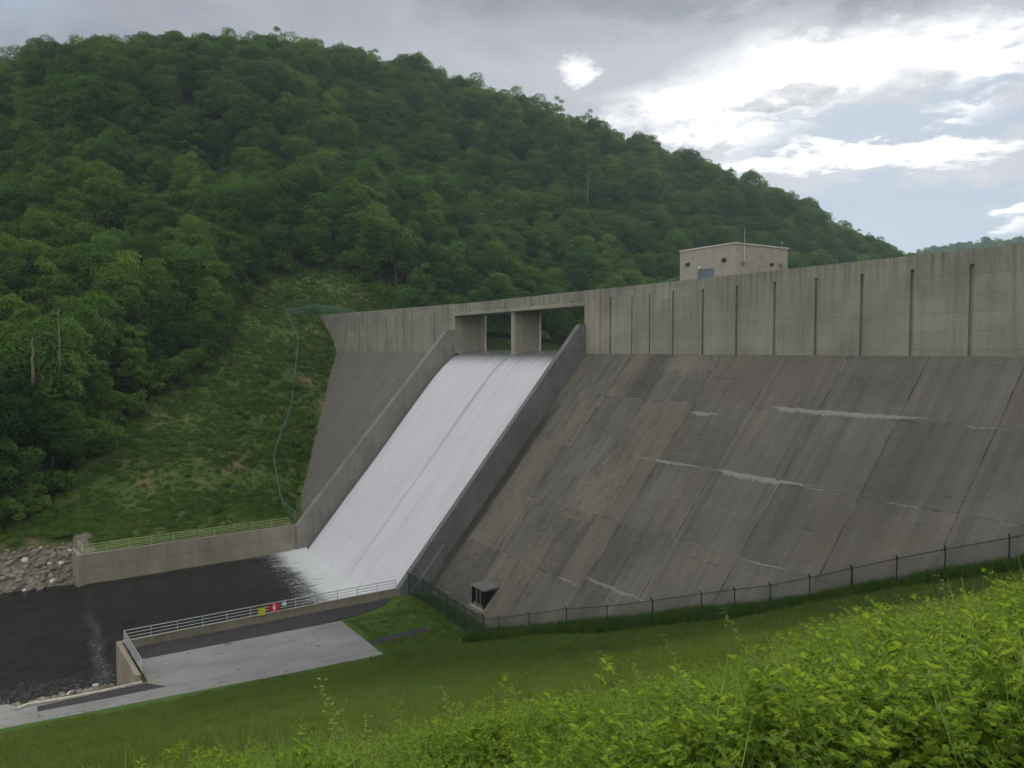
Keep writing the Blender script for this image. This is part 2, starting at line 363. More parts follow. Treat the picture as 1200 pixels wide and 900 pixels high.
def rivermat():
    m, nb = mat('dark_river_water'); v = nb.obj(); x, y, z = nb.sep(v)        # x=b (flow), y=a
    st = nb.comb(nb.m('MULTIPLY', x, .45), nb.m('MULTIPLY', y, 1.4), 0.0)
    w1 = nb.noise(st, 1.6, 6, .68, .5); w2 = nb.noise(nb.comb(nb.m('MULTIPLY', x, 1.3), nb.m('MULTIPLY', y, 2.6), 3.0), 2.5, 5, .7)
    w3 = nb.noise(v, .35, 4, .6)
    base = nb.mix(w3, (.006, .008, .008), (.018, .019, .016))
    # froth at the toe of the chute, streaked along the flow
    fray = nb.noise(nb.comb(nb.m('MULTIPLY', x, .12), nb.m('MULTIPLY', y, 1.5), 1.0), 2.2, 6, .8)
    reach = nb.add(27.6, nb.m('MULTIPLY', nb.m('SUBTRACT', fray, .32), 20.0), nb.m('MULTIPLY', nb.rng(y, -25, 0), 3.0))
    toe = nb.rng(nb.m('SUBTRACT', x, reach), 1.6, -1.2)
    toe = nb.m('MULTIPLY', toe, nb.rng(nb.m('ADD', w2, nb.rng(x, 31.5, 27, 0, .6)), .40, .62))
    # line of broken water at the end sill
    sill = nb.m('ADD', 56.4, nb.m('MULTIPLY', nb.m('SUBTRACT', w3, .5), 3.0))
    ln = nb.rng(nb.m('ABSOLUTE', nb.m('SUBTRACT', x, sill)), .75, .05)
    ln = nb.m('MULTIPLY', ln, nb.m('MULTIPLY', nb.rng(w2, .45, .60), nb.rng(y, -26, -8, .08, .6)))
    caps = nb.m('MULTIPLY', nb.rng(w2, .64, .72), nb.rng(w1, .50, .62)); caps = nb.m('MULTIPLY', caps, nb.rng(x, 40, 60, .55, .8))
    edge = nb.m('MULTIPLY', nb.rng(nb.m('ABSOLUTE', nb.m('SUBTRACT', y, -1.0)), 4.2, .5), nb.rng(w2, .52, .66))
    foam = nb.m('MAXIMUM', nb.m('MAXIMUM', toe, nb.m('MULTIPLY', ln, .4)), nb.m('MAXIMUM', nb.m('MULTIPLY', caps, .4), nb.m('MULTIPLY', edge, .28)), clamp=True)
    c = nb.mix(foam, base, (.66, .68, .66))
    finish(nb, c, nb.mixf(foam, .16, .8), nb.bump(nb.add(nb.m('MULTIPLY', w1, .9), nb.m('MULTIPLY', w2, .5)), .75, .30), .42); return m
M['river'] = rivermat()
def lakemat():
    m, nb = mat('reservoir_water'); w = nb.noise(nb.pos(), .8, 4, .6)
    finish(nb, (.01, .02, .018), .1, nb.bump(w, .15, .1), .5); return m
M['lake'] = lakemat()
def spillmat():
    m, nb = mat('white_water_sheet'); v = nb.obj(); x, y, z = nb.sep(v)
    st = nb.noise(nb.comb(nb.m('MULTIPLY', x, .10), nb.m('MULTIPLY', y, 2.4), 0.0), 1.5, 6, .62)
    fine = nb.noise(nb.comb(nb.m('MULTIPLY', x, 1.3), nb.m('MULTIPLY', y, 5.0), 2.0), 2.2, 6, .72)
    big = nb.noise(nb.comb(nb.m('MULTIPLY', x, .14), nb.m('MULTIPLY', y, .30), 5.0), 1.0, 3, .5)
    whiten = nb.rng(nb.m('ADD', x, nb.m('MULTIPLY', nb.m('SUBTRACT', st, .5), 5.5)), -.6, 2.8, 0, 1, True)
    wht = nb.mix(nb.rng(st, .35, .65), (.51, .51, .535), (.60, .60, .62))
    wht = nb.mix(nb.m('MULTIPLY', nb.rng(fine, .42, .66), .35), wht, (.70, .70, .71))
    wht = nb.mix(nb.m('MULTIPLY', nb.rng(big, .45, .7), .30), wht, (.43, .435, .475))
    dist = nb.m('ABSOLUTE', nb.m('SUBTRACT', y, nb.m('ADD', -18.45, nb.m('MULTIPLY', nb.m('SUBTRACT', big, .5), 1.4))))
    wake = nb.m('MULTIPLY', nb.rng(dist, .75, .08, 0, 1, True), nb.rng(x, 3, 24, .85, .30))
    wht = nb.mix(nb.m('MULTIPLY', wake, nb.rng(fine, .25, .6, .95, .6)), wht, (.25, .26, .31))
    wak2 = nb.m('MULTIPLY', nb.rng(nb.m('ABSOLUTE', nb.m('SUBTRACT', y, -13.8)), .7, .1), .22)
    wht = nb.mix(wak2, wht, (.38, .38, .44))
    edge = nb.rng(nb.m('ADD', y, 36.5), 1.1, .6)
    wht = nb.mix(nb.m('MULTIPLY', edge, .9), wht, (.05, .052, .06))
    c = nb.mix(whiten, (.11, .115, .11), wht)
    h = nb.add(nb.m('MULTIPLY', st, .6), nb.m('MULTIPLY', fine, .6))
    finish(nb, c, nb.mixf(whiten, .18, .8), nb.bump(h, .35, .10), .2); return m
M['spill'] = spillmat()
def rockmat():
    m, nb = mat('riprap_stone'); r = nb.new('ShaderNodeObjectInfo').outputs['Random']; n = nb.noise(nb.obj(), 3, 5, .65)
    c = nb.mix(r, (.17, .145, .115), (.36, .32, .265)); c = nb.mix(nb.rng(n, .35, .7), c, (.20, .165, .12))
    c = nb.mix(nb.rng(r, .93, .95), c, (.62, .60, .56))
    finish(nb, c, .9, nb.bump(n, .6, .08), .2); return m
M['rock'] = rockmat()
M['leaf'] = leafmat('broadleaf_foliage', (.022, .074, .017), (.072, .160, .026), .34, .75, .12, .12)
M['leaf_pale'] = leafmat('pale_shrub_foliage', (.044, .112, .020), (.105, .195, .034), .36, .75, .6, .12)
M['meadow'] = leafmat('meadow_plants', (.050, .122, .022), (.122, .200, .042), .40, .75, .35, .10)
M['needle'] = leafmat('pine_needles', (.018, .042, .020), (.032, .062, .026), .12)
M['weed'] = leafmat('weed_leaves', (.085, .175, .018), (.180, .280, .036), .50, .7, 1.3, .12, (.36, .50, .04))
M['weedlite'] = leafmat('pale_shoot_leaves', (.16, .25, .055), (.27, .37, .10), .45, .7, 1.3, .12, (.30, .42, .08))
M['blade'] = leafmat('grass_blades', (.046, .108, .018), (.115, .165, .044), .36, .75, .10, .1)
M['tall'] = leafmat('tall_grass_blades', (.032, .080, .012), (.065, .115, .024), .28, .7, .4, .1)

# ------------------------------------------------------------------ object helpers
def tag(o, label=None, cat=None, group=None, kind=None):
    if label: o['label'] = label
    if cat: o['category'] = cat
    if group: o['group'] = group
    if kind: o['kind'] = kind
    return o
def mesh_of(name, V, F, mats, smooth=False, fm=None):
    me = bpy.data.meshes.new(name)
    me.from_pydata([tuple(v) for v in V], [], F)
    for mm in (mats if isinstance(mats, (list, tuple)) else [mats]): me.materials.append(mm)
    if fm is not None: me.polygons.foreach_set('material_index', fm)
    if smooth: me.polygons.foreach_set('use_smooth', [True] * len(me.polygons))
    me.update(); return me
class MB:
    def __init__(s): s.V = []; s.F = []; s.mi = []; s.cur = 0
    def add(s, V, F):
        k = len(s.V); s.V += [Vector(v) for v in V]; s.F += [tuple(i + k for i in f) for f in F]; s.mi += [s.cur] * len(F)
    def box(s, x0, x1, y0, y1, z0, z1):
        V = [(x, y, z) for x in (x0, x1) for y in (y0, y1) for z in (z0, z1)]
        s.add(V, [(0, 1, 3, 2), (4, 6, 7, 5), (0, 4, 5, 1), (2, 3, 7, 6), (0, 2, 6, 4), (1, 5, 7, 3)])
    def prism(s, prof, y0, y1):
        """profile in (x,z), swept along y"""
        n = len(prof); V = [(x, y0, z) for x, z in prof] + [(x, y1, z) for x, z in prof]
        F = [tuple(range(n)), tuple(reversed(range(n, 2 * n)))] + [(i, i + n, (i + 1) % n + n, (i + 1) % n) for i in range(n)]
        s.add(V, F)
    def poly(s, pts, z0, z1):
        n = len(pts); V = [(p[0], p[1], z0) for p in pts] + [(p[0], p[1], z1) for p in pts]
        F = [tuple(reversed(range(n))), tuple(range(n, 2 * n))] + [(i, (i + 1) % n, (i + 1) % n + n, i + n) for i in range(n)]
        s.add(V, F)
    def tube(s, pts, rad, k=6):
        pts = [Vector(p) for p in pts]; rad = rad if isinstance(rad, (list, tuple)) else [rad] * len(pts)
        V = []; F = []
        for i, p in enumerate(pts):
            t = (pts[min(i + 1, len(pts) - 1)] - pts[max(i - 1, 0)]).normalized()
            q = t.orthogonal().normalized() if abs(t.z) > .9 else t.cross(Vector((0, 0, 1))).normalized()
            r = t.cross(q)
            for j in range(k):
                an = 2 * pi * j / k; V.append(p + (q * cos(an) + r * sin(an)) * rad[i])
        for i in range(len(pts) - 1):
            for j in range(k): F.append((i * k + j, i * k + (j + 1) % k, (i + 1) * k + (j + 1) % k, (i + 1) * k + j))
        F.append(tuple(reversed(range(k)))); F.append(tuple(range((len(pts) - 1) * k, len(pts) * k)))
        s.add(V, F)
    def build(s, name, m, parent=None, smooth=False, bevel=0):
        me = mesh_of(name, s.V, s.F, m, smooth, s.mi)
        bm = bmesh.new(); bm.from_mesh(me); bmesh.ops.recalc_face_normals(bm, faces=bm.faces)
        if bevel: bmesh.ops.bevel(bm, geom=bm.edges[:], offset=bevel, segments=1, affect='EDGES')
        bm.to_mesh(me); bm.free()
        o = bpy.data.objects.new(name, me); COL.objects.link(o)
        if parent: o.parent = parent
        return o
def empty(name, loc=(0, 0, 0), mtx=None, rz=0):
    o = bpy.data.objects.new(name, None); COL.objects.link(o); o.empty_display_size = .5
    if mtx is not None: o.matrix_world = mtx
    else: o.location = loc; o.rotation_euler = (0, 0, rz)
    return o
def placed(o, mtx): o.matrix_world = mtx; return o
def copy_tree(o, parent=None):
    c = o.copy(); COL.objects.link(c); c.parent = parent
    for ch in o.children: copy_tree(ch, c)
    return c

# ------------------------------------------------------------------ terrain
random.seed(3); rs = np.random.RandomState(7)
RIDGE = [(-330, 190, 300), (-150, 166, 300), (0, 142, 300), (180, 128, 300), (360, 99, 290), (480, 122, 280), (640, 167, 265), (760, 206, 250), (870, 246, 235), (960, 286, 215), (1030, 330, 200)]
CP = []
def ridge_pt(u, v, a):
    rx = (u - 600) / 900.0; y = -(v - 450) / 900.0
    r = (rx, cos(PITCH) + y * sin(PITCH), -sin(PITCH) + y * cos(PITCH))
    den = r[0] * D[0] + r[1] * D[1]; t = (-a + O[0] * D[0] + O[1] * D[1]) / den
    X, Y, Z = r[0] * t, r[1] * t, r[2] * t
    aa, bb = AB(X, Y); return aa, bb, Z
for u_, v_, a_ in RIDGE:
    q = ridge_pt(u_, v_, a_); CP.append(q); CP.append((q[0] - 70, q[1], q[2] - 14)); CP.append((q[0] - 200, q[1], q[2] - 50))
    # mid-slope
    if q[1] < -20: CP.append(((q[0] - 105) / 2, q[1], q[2] * .47))
    else: CP.append(((q[0] - 60) / 2, q[1], q[2] * .47 - 12))
for bb in (-20, -80, -150, -240, -330, -450): CP.append((-104, bb, -2.0)); CP.append((-85, bb, -14))
for bb in (30, 60, 90): CP += [(-38, bb, -27.1), (-46, bb, -26.0), (-60, bb, -19.5), (-75, bb, -11), (-95, bb, 2)]
CP += [(-38, 140, -27.5), (-38, 220, -28), (-60, 140, -20), (-60, 220, -20), (-95, 160, 2)]
CP += [(-88, 4.5, -6.2), (-74.5, 11.7, -14.4), (-59.4, 18.6, -22.2), (-50, 23, -27.2), (-97, 0, -0.6), (-109, 0, 8.6), (-125, 5, 20), (-125, 30, 20), (-150, -20, 38), (-150, 30, 37), (-109, 25, 11), (-115, -16, 12), (-44, 24, -27.6),
       (-200, -20, 78), (-200, 40, 70), (-70, 30, -13.2), (-85, 20, -3.5), (-40, 27, -27.3)]
CP = np.array(CP, float)
def tps(r2): return np.where(r2 > 1e-9, .5 * r2 * np.log(np.maximum(r2, 1e-9)), 0)
P2 = CP[:, :2] / 100.0
K = tps(((P2[:, None] - P2[None]) ** 2).sum(-1)) + np.eye(len(P2)) * 2e-4
A_ = np.zeros((len(P2) + 3,) * 2); A_[:-3, :-3] = K; A_[:-3, -3] = 1; A_[:-3, -2:] = P2; A_[-3:, :-3] = A_[:-3, -3:].T
SOL = np.linalg.solve(A_, np.concatenate([CP[:, 2], [0, 0, 0]]))
def vnoise(x, y, sc, seed):
    """value noise"""
    x = x / sc; y = y / sc; xi = np.floor(x); yi = np.floor(y); fx = x - xi; fy = y - yi
    fx = fx * fx * (3 - 2 * fx); fy = fy * fy * (3 - 2 * fy)
    def h(i, j): q = np.sin(i * 127.1 + j * 311.7 + seed * 74.7) * 43758.5453; return q - np.floor(q)
    return (h(xi, yi) * (1 - fx) + h(xi + 1, yi) * fx) * (1 - fy) + (h(xi, yi + 1) * (1 - fx) + h(xi + 1, yi + 1) * fx) * fy - .5
def hill(a, bb):
    a = np.asarray(a, float); bb = np.asarray(bb, float)
    sh = a.shape; a = a.ravel(); bb = bb.ravel()
    ac = np.clip(a, -520, -30); bc = np.clip(bb, -520, 260)
    q = np.stack([ac, bc], -1) / 100.0
    z = tps(((q[:, None] - P2[None]) ** 2).sum(-1)) @ SOL[:-3] + SOL[-3] + q @ SOL[-2:]
    far = np.clip((-a - 130) / 80, 0, 1)
    z = z + vnoise(a, bb, 34, 1) * 6 * far + vnoise(a, bb, 11, 2) * 1.6 * np.clip((-a - 48) / 25, 0, 1)
    z = z + vnoise(a, bb, 3.3, 5) * .5 * np.clip((-a - 42) / 12, 0, 1)
    out = np.hypot(np.maximum(0, -520 - a), np.maximum(0, np.maximum(bb - 260, -520 - bb)))
    z = z - out * .06
    return z.reshape(sh)
SLOPE_S = [-400, -60, -20, 0, 10, 20, 30, 37, 50, 64.6, 66.5, 1e5]
SLOPE_Z = [60, 20, 5.5, -1.62, -6.1, -10.55, -14.85, -17.75, -22.6, -27.5, -27.67, -27.67]
def slope_side(a, bb):
    X = O[0] + a * D[0] + bb * N[0]; Y = O[1] + a * D[1] + bb * N[1]
    s = -.466 * X + .885 * Y
    z = np.interp(s, SLOPE_S, SLOPE_Z)
    amp = np.clip((66 - s) / 10, 0, 1) * np.clip((s - 3) / 8, 0, 1)
    return z + amp * (vnoise(a, bb, 9, 8) * .45 + vnoise(a, bb, 3, 9) * .15)
def chan_L(bb): return -38.0 + 2.6 * np.clip((bb - 27.5) / 29, 0, 1)
def chan_R(bb): return 0.4 + 1.2 * np.clip((bb - 27) / 27, 0, 1)
def warp(ap, bb):
    """grid column ap -> a, so that two columns follow the channel walls"""
    L = chan_L(bb); R = chan_R(bb)
    res = np.where(ap < -60, ap, 0.0)
    res = np.where((ap >= -60) & (ap < -38), -60 + (ap + 60) / 22 * (L + 60), res)
    res = np.where((ap >= -38) & (ap < .4), L + (ap + 38) / 38.4 * (R - L), res)
    res = np.where((ap >= .4) & (ap < 20), R + (ap - .4) / 19.6 * (20 - R), res)
    return np.where(ap >= 20, ap, res)
def ground_z(a, bb, ap=None):
    a = np.asarray(a, float); bb = np.asarray(bb, float)
    if ap is None: ap = np.where(a < (chan_L(bb) + chan_R(bb)) / 2, a - chan_L(bb) - 38.0, a - chan_R(bb) + .4)
    zl = hill(a, bb); zr = slope_side(a, bb)
    z = np.where(ap < -38.3, zl, np.where(ap > .6, zr, np.where(bb > 23.8, -33.0, -27.67)))
    # natural banks downstream of the walls
    nat_r = np.interp(a, [-4, 0.5, 3, 9.6, 10.6], [-33, -31.4, -30.4, -28.0, -27.67])
    z = np.where((bb > 54.8) & (ap > -20) & (a < 10.6), nat_r + vnoise(a, bb, 1.2, 4) * .25 * (a < 9.3), z)
    nat_l = np.interp(a, [-44.5, -41, -37.2, -35, -33], [0, -29.2, -31.35, -32.4, -33])
    nat_l = np.where(a < -41, np.interp(a, [-44.5, -41], [-27.2, -29.2]), nat_l)
    z = np.where((bb > 57.2) & (ap < -20) & (a > -44.5), nat_l + vnoise(a, bb, 1.3, 6) * .3, z)
    return z
def gz(a, bb): return float(ground_z(np.array([a]), np.array([bb]))[0])

ap_ = np.concatenate([np.arange(-2600, -520, 130), np.arange(-520, -130, 7), np.arange(-130, -46, 2), np.arange(-46, -38.9, .9), [-38.6, -38.0], np.arange(-36, 0, 4), [.35, .95],
                      np.arange(1.6, 22, .8), np.arange(22, 96, 1.0), np.arange(96, 300, 12), np.arange(300, 2600, 140)])
bp_ = np.concatenate([np.arange(-2600, -480, 130), np.arange(-480, -40, 8), np.arange(-40, 20, 2), np.arange(20, 53.8, 1.0), [54.65, 54.95, 56.2, 56.9, 57.35], np.arange(58.2, 90, 1.1), np.arange(90, 200, 5), np.arange(200, 2600, 140)])
AP, BP = np.meshgrid(ap_, bp_, indexing='ij')
AA = warp(AP, BP); ZZ = ground_z(AA, BP, AP)
# the two grid rows under the return wall follow its slight slant
BQ = BP - np.where(abs(BP - 54.8) < .2, .65 * np.clip((AA - 1.6) / 8.8, 0, 1), 0)
XX = O[0] + AA * D[0] + BQ * N[0]; YY = O[1] + AA * D[1] + BQ * N[1]
na, nb_ = AP.shape
V = np.stack([XX, YY, ZZ], -1).reshape(-1, 3)
idx = np.arange(na * nb_).reshape(na, nb_)
F = np.stack([idx[:-1, :-1], idx[1:, :-1], idx[1:, 1:], idx[:-1, 1:]], -1).reshape(-1, 4)
me = bpy.data.meshes.new('ground'); me.from_pydata(V.tolist(), [], F.tolist()); me.materials.append(M['ground'])
me.polygons.foreach_set('use_smooth', [True] * len(me.polygons))
MEADOW = [(-30, 27), (-42, 22), (-60, 14), (-96, -6), (-108, -17), (-117, -19), (-124, -8), (-124, 9), (-117, 15), (-95, 26.5), (-86, 33), (-78, 43), (-66, 52), (-57, 58), (-47, 66), (-43, 78), (-42, 95), (-30, 95)]
def in_poly(x, y, poly):
    x = np.asarray(x, float); y = np.asarray(y, float); c = np.zeros(x.shape, bool); n = len(poly)
    for i in range(n):
        x0, y0 = poly[i]; x1, y1 = poly[(i + 1) % n]
        if y0 == y1: continue
        c ^= ((y0 > y) != (y1 > y)) & (x < (x1 - x0) * (y - y0) / (y1 - y0) + x0)
    return c
mead = in_poly(AA, BP, MEADOW)
zone = np.zeros((na * nb_, 3), np.float32)
zone[:, 0] = mead.ravel(); zone[:, 1] = ((AP < -38.3) & ~mead).ravel()
zone[:, 2] = (((AP > -38.3) & (AP < .5)) | ((BP > 54.8) & (AA > -44) & (AA < 8.5))).ravel()
at = me.attributes.new('zone', 'FLOAT_VECTOR', 'POINT'); at.data.foreach_set('vector', zone.ravel())
bm = bmesh.new(); bm.from_mesh(me); bmesh.ops.recalc_face_normals(bm, faces=bm.faces)
if sum(f.normal.z for f in bm.faces) < 0: bmesh.ops.reverse_faces(bm, faces=bm.faces)
bm.to_mesh(me); bm.free()
g = bpy.data.objects.new('ground', me); COL.objects.link(g); tag(g, kind='structure')

# ------------------------------------------------------------------ water
def sheet(name, prof, y0, y1, m, ny=2, edge=None):
    V = []; F = []; n = len(prof)
    for j in range(ny + 1):
        for (x, z) in prof: V.append((x, y0 + (y1 - y0) * j / ny, z))
    for j in range(ny):
        for i in range(n - 1): F.append((j * n + i, j * n + i + 1, (j + 1) * n + i + 1, (j + 1) * n + i))
    o = bpy.data.objects.new(name, mesh_of(name, V, F, m, True)); COL.objects.link(o); o.matrix_world = DAM
    bm = bmesh.new(); bm.from_mesh(o.data); bmesh.ops.recalc_face_normals(bm, faces=bm.faces)
    if sum(f.normal.z for f in bm.faces) < 0: bmesh.ops.reverse_faces(bm, faces=bm.faces)
    bm.to_mesh(o.data); bm.free()
    return tag(o, kind='structure')
# river: from the chute toe, over the end sill, on downstream; a real ripple mesh
xs = np.concatenate([np.arange(24.5, 80, .45), np.arange(80, 200, 4), np.arange(200, 700, 40)]); ys = np.arange(-46, 6.1, .45)
GX, GY = np.meshgrid(xs, ys, indexing='ij')
zw = np.where(GX < 56, -31.0, np.where(GX > 57.6, -31.28, -31.0 - .28 * (GX - 56) / 1.6))
amp = np.interp(GX, [26, 29, 36, 80, 120], [.35, .30, .10, .12, .05])
zw = zw + amp * (vnoise(GX, GY * 1.8, 2.2, 11) + .6 * vnoise(GX * 1.0, GY * 2.2, 1.0, 12)) + np.interp(GX, [24, 26.5, 29], [.5, .35, 0])
Vw = np.stack([GX, GY, zw], -1).reshape(-1, 3); ii = np.arange(GX.size).reshape(GX.shape)
Fw = np.stack([ii[:-1, :-1], ii[1:, :-1], ii[1:, 1:], ii[:-1, 1:]], -1).reshape(-1, 4)
ow = bpy.data.objects.new('river_water', mesh_of('river_water', Vw.tolist(), Fw.tolist(), M['river'], True)); COL.objects.link(ow)
ow.matrix_world = DAM; tag(ow, kind='structure')
CREST = [(-9, -.12), (-6, -.14), (-4.2, -.16), (-2.6, -.24), (-1.3, -.42), (-.3, -.72), (.7, -1.15), (1.84, -1.97), (3.1, -3.1), (4.75, -4.85), (8, -8.75), (12, -13.7), (15.5, -18.0), (20, -23.3), (24, -28.1), (26, -30.5), (27, -31.3)]
sheet('spilling_water', CREST, -36.52, -.70, M['spill'], 40)
sheet('reservoir_water', [(-460, -.13), (-200, -.13), (-60, -.13), (-9, -.13)], -200, 200, M['lake'])

# ------------------------------------------------------------------ the dam
dam = empty('concrete_dam', mtx=DAM)
tag(dam, 'grey concrete dam with a sloping face and white water pouring down its chute', 'dam')
FS = 1.16
def face_z(bb): return -.5 - FS * bb
BODY = [(-5.7, -34), (-5.7, -.52), (-.02, -.52), (27.0, -.52 - FS * 27.02), (27.0, -34)]
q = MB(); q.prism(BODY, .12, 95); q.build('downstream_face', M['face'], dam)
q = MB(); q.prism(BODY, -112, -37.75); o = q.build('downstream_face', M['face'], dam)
# concrete under the water
q = MB(); q.prism([(-5.7, -34)] + [(x, z - .45) for x, z in CREST if x > -6.1] + [(27, -34)], -36.55, -.72); q.build('spillway_chute', M['chute'], dam)
# crest walls with recessed joints
GR = [4.9, 8.95, 12.1, 15.95, 20.5, 25.2, 29.95, 34.6, 39.2, 43.7, 48.4, 53.0, 57.7, 62.3, 67.0, 71.6, 76.2, 80.9, 85.5, 90.2]
GL = [-44.5, -49.6, -54.35, -58.1, -61.5, -66.8, -71.75, -76.9, -81.9, -86.9, -90.8, -96.5, -101.5, -106.5]
def crest(y0, y1, grooves, top0, top1, gtop, narrow=()):
    q = MB()
    tz = lambda y: top0 + (top1 - top0) * (y - y0) / (y1 - y0)
    def blk(xa, xb, ya, yb, z0, z1a, z1b, z0b=None):
        zb_ = z0 if z0b is None else z0b
        V = [(xa, ya, z0), (xb, ya, z0), (xb, yb, zb_), (xa, yb, zb_), (xa, ya, z1a), (xb, ya, z1a), (xb, yb, z1b), (xa, yb, z1b)]
        q.add(V, [(0, 3, 2, 1), (4, 5, 6, 7), (0, 1, 5, 4), (1, 2, 6, 5), (2, 3, 7, 6), (3, 0, 4, 7)])
    blk(-5.7, -.25, y0, y1, -.515, tz(y0) - 1.1, tz(y1) - 1.1)          # core and roadway
    blk(-.65, -.25, y0 + .004, y1 - .004, tz(y0) - 1.1, tz(y0), tz(y1))              # parapets
    blk(-5.7, -5.35, y0 + .004, y1 - .004, tz(y0) - 1.1, tz(y0), tz(y1))
    g_ = sorted(grooves); edges = [y0] + [v for gg in g_ if y0 + .5 < gg < y1 - .5 for v in (gg - (.10 if gg in narrow else .17), gg + (.10 if gg in narrow else .17))] + [y1]
    for i in range(0, len(edges), 2):
        blk(-.25, 0, edges[i], edges[i + 1], -.515, tz(edges[i]) - gtop, tz(edges[i + 1]) - gtop)
    blk(-.25, 0, y0, y1, tz(y0) - gtop, tz(y0), tz(y1), tz(y1) - gtop)
    return q
crest(2.9, 95, GR, 7.7, 7.75, 1.15, (12.1, 8.95)).build('crest_wall', M['wall'], dam)
crest(-112, -38.6, GL, 8.75, 7.85, 1.3, (-49.6, -54.35, -86.9, -71.75)).build('crest_wall', M['wall'], dam)
# abutments of the spillway opening
q = MB(); q.box(-5.7, .16, -.22, 2.9, -.6, 7.7); q.build('abutment', M['pier'], dam, bevel=.03)
q = MB(); q.box(-5.75, .16, -38.6, -36.5, -.6, 7.86); q.build('abutment', M['pier'], dam, bevel=.03)
# bridge over the spillway
q = MB(); q.box(-5.6, -.05, -36.49, -.225, 5.95, 6.5); q.box(-.42, .10, -36.49, -.225, 6.32, 7.72); q.box(-5.6, -5.2, -36.49, -.225, 6.5, 7.7)
q.build('bridge_deck', M['wall'], dam)
q = MB(); q.box(-.5, .32, -36.2, -.225, 5.78, 6.3); q.build('bridge_ledge', M['pier'], dam)
for yy in (-31, -25, -12.6, -7.2, -3.0, -20.5):
    q = MB(); q.box(.10, .34, yy - .28, yy + .28, 6.303, 6.48); q.build('scupper', M['chute'], dam)
# pier
q = MB(); nose = [(-4.75, -18.9)] + [(-.45 + .45 * sin(t), -18.45 - .45 * cos(t)) for t in np.linspace(0, pi, 9)] + [(-4.75, -18.0)]
q.poly(nose, -3.2, 5.94); q.build('pier', M['pier'], dam)
q = MB(); q.box(-4.95, -4.752, -18.88, -17.82, -1, 5.9); q.build('lit_edge_strip', M['lit_edge'], dam)  # sunlit upstream edges of pier and abutment, put in as pale strips
q = MB(); q.box(-5.95, -5.752, -36.9, -36.32, -1, 5.9); q.build('lit_edge_strip', M['lit_edge'], dam)
# chute walls
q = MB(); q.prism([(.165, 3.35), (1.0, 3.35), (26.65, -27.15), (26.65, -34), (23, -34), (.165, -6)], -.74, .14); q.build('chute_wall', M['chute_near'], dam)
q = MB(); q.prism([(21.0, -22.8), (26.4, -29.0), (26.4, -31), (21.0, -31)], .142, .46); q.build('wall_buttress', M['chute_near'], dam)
q = MB(); q.prism([(.165, 3.35), (1.5, 3.35), (27.5, -27.0), (27.5, -34), (23, -34), (.165, -6)], -37.74, -36.52); q.build('chute_wall', M['chute'], dam)
q = MB(); q.box(1.48, 1.50, -.52, .1, 2.2, 2.25)  # nothing visible: form-tie remnant
# drain outlet hood at the toe
hood = MB()
hood.prism([(20.9, -24.55), (22.72, -24.66), (22.72, -24.86), (21.0, -24.78)], 9.75, 12.55); hd = hood.build('outlet_hood', M['chute_near'], dam, bevel=.03)
q = MB(); q.prism([(20.9, -24.87), (22.6, -24.87), (22.6, -26.75), (22.4, -26.75)], 9.85, 10.0); q.build('cheek', M['dark'], hd)
q = MB(); q.prism([(20.9, -24.87), (22.6, -24.87), (22.6, -26.75), (22.4, -26.75)], 12.2, 12.35); q.build('cheek', M['dark'], hd)
q = MB(); q.box(19.9, 22.38, 10.0, 12.2, -26.7, -24.9); q.build('opening', M['dark'], hd)
for yy in (10.7, 11.5):
    q = MB(); q.box(22.45, 22.56, yy, yy + .09, -26.7, -24.88); q.build('bar', M['bare_steel'], hd)
q = MB(); q.box(22.0, 22.85, 9.8, 12.5, -27.2, -26.77); q.build('sill', M['pier'], hd, bevel=.06)

# ------------------------------------------------------------------ gatehouse on the crest
gh = empty('gatehouse', mtx=DAM @ Matrix.Translation((0, 0, 0)))
tag(gh, 'small flat-roofed tan building with grey door standing on the dam crest', 'building')
q = MB(); q.box(-11.6, -2.96, 13.95, 22.2, 6.0, 11.42); q.build('wall', M['stucco'], gh)
q = MB(); q.box(-11.7, -2.86, 13.85, 22.3, 11.42, 11.56); q.build('coping', M['copings'], gh)
dr = MB(); dr.box(-2.955, -2.90, 17.0, 19.15, 6.55, 8.98); do = dr.build('door', M['door'], gh)
q = MB(); q.box(-2.955, -2.86, 16.86, 17.0, 6.55, 9.12); q.box(-2.955, -2.86, 19.15, 19.29, 6.55, 9.12); q.box(-2.955, -2.86, 17.0, 19.15, 8.98, 9.12); q.build('door_frame', M['bare_steel'], do)
q = MB(); q.box(-2.90, -2.84, 18.8, 18.95, 7.5, 7.62); q.build('handle', M['steel'], do)
q = MB(); q.box(-2.955, -2.75, 17.1, 17.35, 9.2, 9.42); q.build('entry_lamp', M['white'], gh)
for yy in (15.3, 20.75):
    q = MB(); q.prism([(-2.955, 9.65), (-2.955, 10.05), (-2.75, 10.0), (-2.62, 9.75), (-2.7, 9.65)], yy - .22, yy + .22); q.build('wall_lamp', M['lamp'], gh)
q = MB(); q.prism([(-9.0, 9.4), (-8.6, 9.4), (-8.65, 9.65), (-8.95, 9.65)], 22.205, 22.45); q.build('wall_lamp', M['lamp'], gh)
for xx, z0, z1, ra in ((-4.2, 9.2, 13.3, .035), (-10.3, 9.3, 12.35, .03)):
    q = MB(); q.tube([(xx, 22.42, z0), (xx, 22.42, (z0 + z1) / 2), (xx, 22.42, z1)], [ra * 1.3, ra, ra * .6]); an = q.build('antenna', M['steel'], gh)
    q = MB(); q.box(xx - .18, xx + .18, 22.206, 22.5, z0 + .1, z0 + .35); q.build('bracket', M['bare_steel'], an)
q = MB(); q.tube([(-10.65, 22.42, 12.05), (-9.95, 22.42, 12.05)], .02); q.build('antenna_arm', M['steel'], gh)

